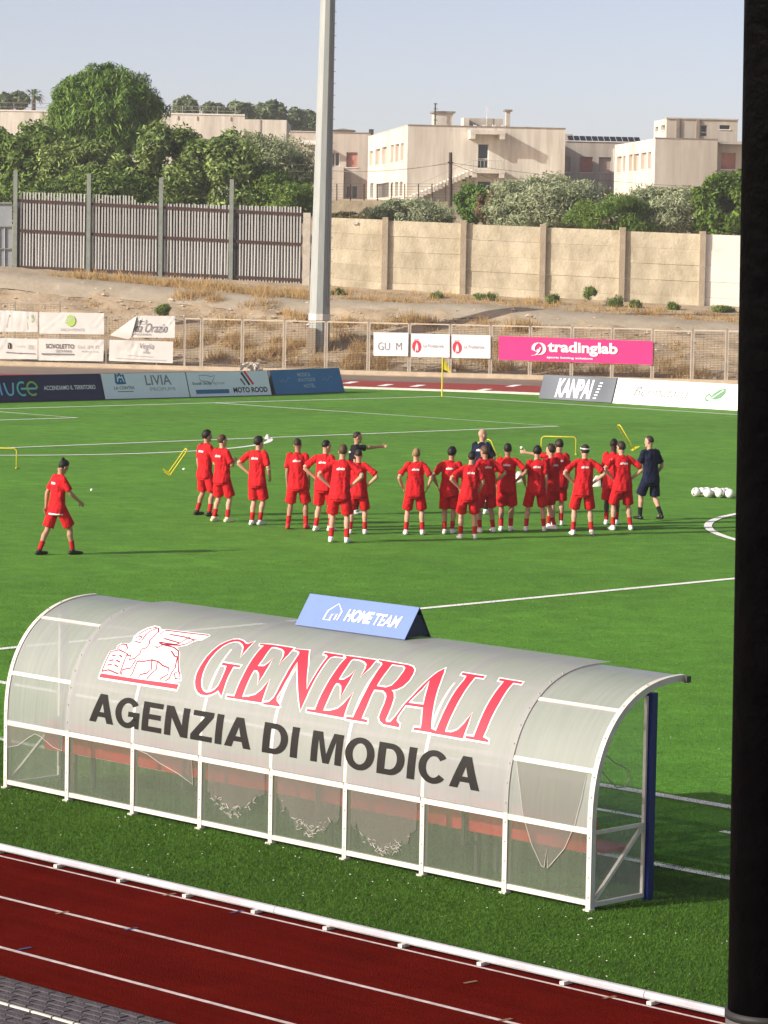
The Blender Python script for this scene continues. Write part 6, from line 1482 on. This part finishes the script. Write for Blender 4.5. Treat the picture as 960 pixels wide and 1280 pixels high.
t = hurdle('yellow hurdle leaning to the right beyond the left players', hpos(211, 593.5), .34, .76, Y0 - R(72), 0); t.rotation_euler = Matrix.Rotation(R(36), 4, F2.to_3d()).to_3x3().to_4x4().to_euler() if False else (R(0), 0, Y0 - R(75)); 
t.rotation_euler = (Matrix.Rotation(R(34), 3, Vector((F2.x, F2.y, 0))) @ Matrix.Rotation(Y0 - R(78), 3, 'Z')).to_euler()
t = hurdle('yellow hurdle leaning to the left beyond the right end of the group', hpos(792, 563), .34, .84, Y0, 0)
t.rotation_euler = (Matrix.Rotation(R(-32), 3, Vector((F2.x, F2.y, 0))) @ Matrix.Rotation(Y0 - R(80), 3, 'Z')).to_euler()
t = hurdle('yellow hurdle standing askew behind the bald coach', hpos(612, 576), .62, .55, Y0, 0)
t.rotation_euler = (Matrix.Rotation(R(-24), 3, Vector((F2.x, F2.y, 0))) @ Matrix.Rotation(Y0 - R(40), 3, 'Z')).to_euler()
hurdle('yellow hurdle at the left edge cut by the picture border', hpos(5, 585.5), .62, .50, Y0, 0)
# footballs
def ball_mesh():
    bm = bmesh.new(); bmesh.ops.create_icosphere(bm, subdivisions=3, radius=.11); return bmesh_mesh('football', bm, True)
MT['ball'] = mat('football_skin', (.78, .77, .72), .45, .05, 5); MT['ballmark'] = mat('football_mark', (.05, .06, .11), .45)
bmsh = ball_mesh(); bmsh.materials.append(MT['ball']); bmsh.materials.append(MT['ballmark'])
ico = [Vector(v.co).normalized() for v in bmsh.vertices][:12]
for p_ in bmsh.polygons:
    c = p_.center.normalized()
    if max(c.dot(v) for v in ico[:6]) > .968: p_.material_index = 1
rr = random.Random(3)
cen = gnd(897, 621.5)
spots = [(-1.0, 0, 0), (-.73, .03, 0), (-.50, -.16, 0), (-.46, .12, 0), (-.24, -.06, 0), (-.02, .10, 0), (.02, -.15, 0), (.22, .0, 0), (.44, .06, 0), (.50, -.17, 0)]
labs = ['football a little apart at the left end of the white ball pile'] + [None] * 11
for i, (a, b, c) in enumerate(spots):
    q = cen + u * (a * .52) + Vector((F2.x, F2.y, 0)) * b
    a_, b_ = a * .52 * 1.0, b
    q = Vector((cen.x, cen.y, 0)) + u * (a * .50) + Vector((F2.x, F2.y, 0)) * (b * 1.6)
    o = link('football', bmsh, None, None, (q.x, q.y, .11 + c)); o.rotation_euler = (rr.uniform(0, 6), rr.uniform(0, 6), rr.uniform(0, 6))
    tag(o, labs[i] or 'white football with dark patches lying in the pile of balls', 'football', 'footballs in a pile on the turf')
# lone balls and markers seen between the players
def cone(label, px, py, s=1.0):
    q = gnd(px, py); m_ = MB(); m_.tube([(0, 0, 0), (0, 0, .03), (0, 0, .20 * s), (0, 0, .26 * s)], [.17 * s, .16 * s, .09 * s, .05 * s], 14)
    tag(m_.build('marker_cone', MT['white'], None, (q.x, q.y, 0), True), label, 'cone', 'white marker cones')
cone('white marker cone seen between two players in the middle', 649, 602.5, 1.0); cone('white marker cone seen at the headband player elbow', 747, 608, 1.0); cone('small white cone on the penalty line by the dark haired player', 334.5, 549, .55)
q = gnd(230, 588); o = link('football', bmsh, None, None, (q.x, q.y, .03)); o.scale = (.35, .35, .3); tag(o, 'tiny white marker alone on the turf near the leaning hurdle', 'marker')
q = gnd(652, 561.5); o = link('football', bmsh, None, None, (q.x, q.y, .04)); o.scale = (.45, .45, .4); tag(o, 'tiny white marker left of the upright yellow hurdle', 'marker')
q = gnd(114.5, 614); o = link('football', bmsh, None, None, (q.x, q.y, .03)); o.scale = (.3, .3, .3); tag(o, 'tiny white marker right of the walking player', 'marker')

# dark steel column of the stand, close to the camera
a, b = at(936, 0, 6.0), at(915, 1268, 6.0); k = (a - b) / (a.z - b.z)
rw_ = Vector((R2v.x, R2v.y, 0)); hw_ = .075
ct = thing('steel_column', 'thick black steel column of the stand along the right edge', 'column', tuple(b - k * b.z + rw_ * hw_))
e = lambda z: b + k * (z - b.z) + rw_ * hw_ + Vector((F2.x, F2.y, 0)) * hw_
MB().tube([e(4.075), e(10)], hw_, 40).build('shaft', MT['column'], ct, smooth=True)
MB().tube([e(0), e(4.06)], hw_ + .004, 32).build('sleeve', mat('grey_sleeve', (.10, .095, .095), .7), ct, smooth=True)
MB().tube([e(4.06), e(4.075)], hw_ + .006, 32).build('collar', mat('dark_collar', (.02, .02, .02), .6), ct, smooth=True)

# artificial turf fibres near the camera (real blades) and paper scraps
def fibres(name, x0, x1, y0, y1, n, h, m, seed, fade=1.0):
    rnd = np.random.default_rng(seed); x = rnd.uniform(x0, x1, n); y = y0 + (y1 - y0) * rnd.uniform(0, 1, n) ** fade; a = rnd.uniform(0, 6.28, n); wd = rnd.uniform(.0025, .005, n)
    hh = h * rnd.uniform(.5, 1.2, n); lx, ly = rnd.normal(0, .5, n) * hh, rnd.normal(0, .5, n) * hh
    P = np.zeros((n, 3, 3)); P[:, 0] = np.stack([x - np.cos(a) * wd, y - np.sin(a) * wd, np.full(n, .003)], 1); P[:, 1] = np.stack([x + np.cos(a) * wd, y + np.sin(a) * wd, np.full(n, .003)], 1)
    P[:, 2] = np.stack([x + lx, y + ly, hh], 1)
    me = bpy.data.meshes.new(name); me.vertices.add(n * 3); me.vertices.foreach_set('co', P.ravel().astype(np.float32)); me.loops.add(n * 3); me.loops.foreach_set('vertex_index', np.arange(n * 3, dtype=np.int32))
    me.polygons.add(n); me.polygons.foreach_set('loop_start', np.arange(0, n * 3, 3, dtype=np.int32)); me.polygons.foreach_set('loop_total', np.full(n, 3, dtype=np.int32)); me.update(calc_edges=True)
    return stuff(link(name, me, m))
MT['fibre'] = mat('turf_fibre', (.066, .160, .013), .7, col2=(.047, .120, .010), scale=1.2, island=.35, trans=.2, spec=.15)  # run-off fibres share the dimmed green of their strip
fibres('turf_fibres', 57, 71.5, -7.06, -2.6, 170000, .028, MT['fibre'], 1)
MT['fibre2'] = mat('turf_fibre_field', (.104, .262, .027), .7, col2=(.078, .214, .022), scale=.9, island=.3, trans=.2, spec=.15)
fibres('turf_fibres', 44, 71, -2.9, 16, 260000, .028, MT['fibre2'], 2, 2.4)
rnd = np.random.default_rng(5); P, Fs = [], []
for _ in range(330):
    x, y = rnd.uniform(58, 71), rnd.uniform(-6.9, -4.6)
    if rnd.uniform() < .35: y = rnd.uniform(-5.6, -5.0)
    s_ = rnd.uniform(.004, .011) * (2.2 if rnd.uniform() < .05 else 1); a = rnd.uniform(0, 6.28); c, q = math.cos(a) * s_, math.sin(a) * s_; z = rnd.uniform(.018, .032); k = len(P)
    P += [(x - c, y - q, z), (x + q * .5, y - c * .5, z + .004), (x + c, y + q, z), (x - q * .5, y + c * .5, z - .003)]; Fs.append((k, k + 1, k + 2, k + 3))
for _ in range(260):
    x, y = rnd.uniform(45, 68), rnd.uniform(0, 16); s_ = rnd.uniform(.006, .013); a = rnd.uniform(0, 6.28); c, q = math.cos(a) * s_, math.sin(a) * s_; k = len(P)
    P += [(x - c, y - q, .03), (x + q, y - c, .032), (x + c, y + q, .03), (x - q, y + c, .028)]; Fs.append((k, k + 1, k + 2, k + 3))
stuff(link('paper_scraps', mesh('paper_scraps', P, Fs), MT['white']))
# ---------------------------------------------------------------- pale summer haze (one closed box of even air)
hm_ = bpy.data.materials.new('haze'); hm_.use_nodes = True; ht = hm_.node_tree; ht.nodes.clear()
hv = ht.nodes.new('ShaderNodeVolumePrincipled'); hv.inputs['Color'].default_value = (.93, .95, 1.0, 1); hv.inputs['Density'].default_value = .00034; hv.inputs['Anisotropy'].default_value = .2
ho_ = ht.nodes.new('ShaderNodeOutputMaterial'); ht.links.new(hv.outputs[0], ho_.inputs['Volume'])
c_ = [W(-70, -60, 0), W(70, -60, 0), W(140, 470, 0), W(-140, 470, 0)]
hz_ = MB().hexa([Vector((p.x, p.y, -1.0)) for p in c_] + [Vector((p.x, p.y, 37.0)) for p in c_]).build('haze', hm_)
hz_['kind'] = 'stuff'
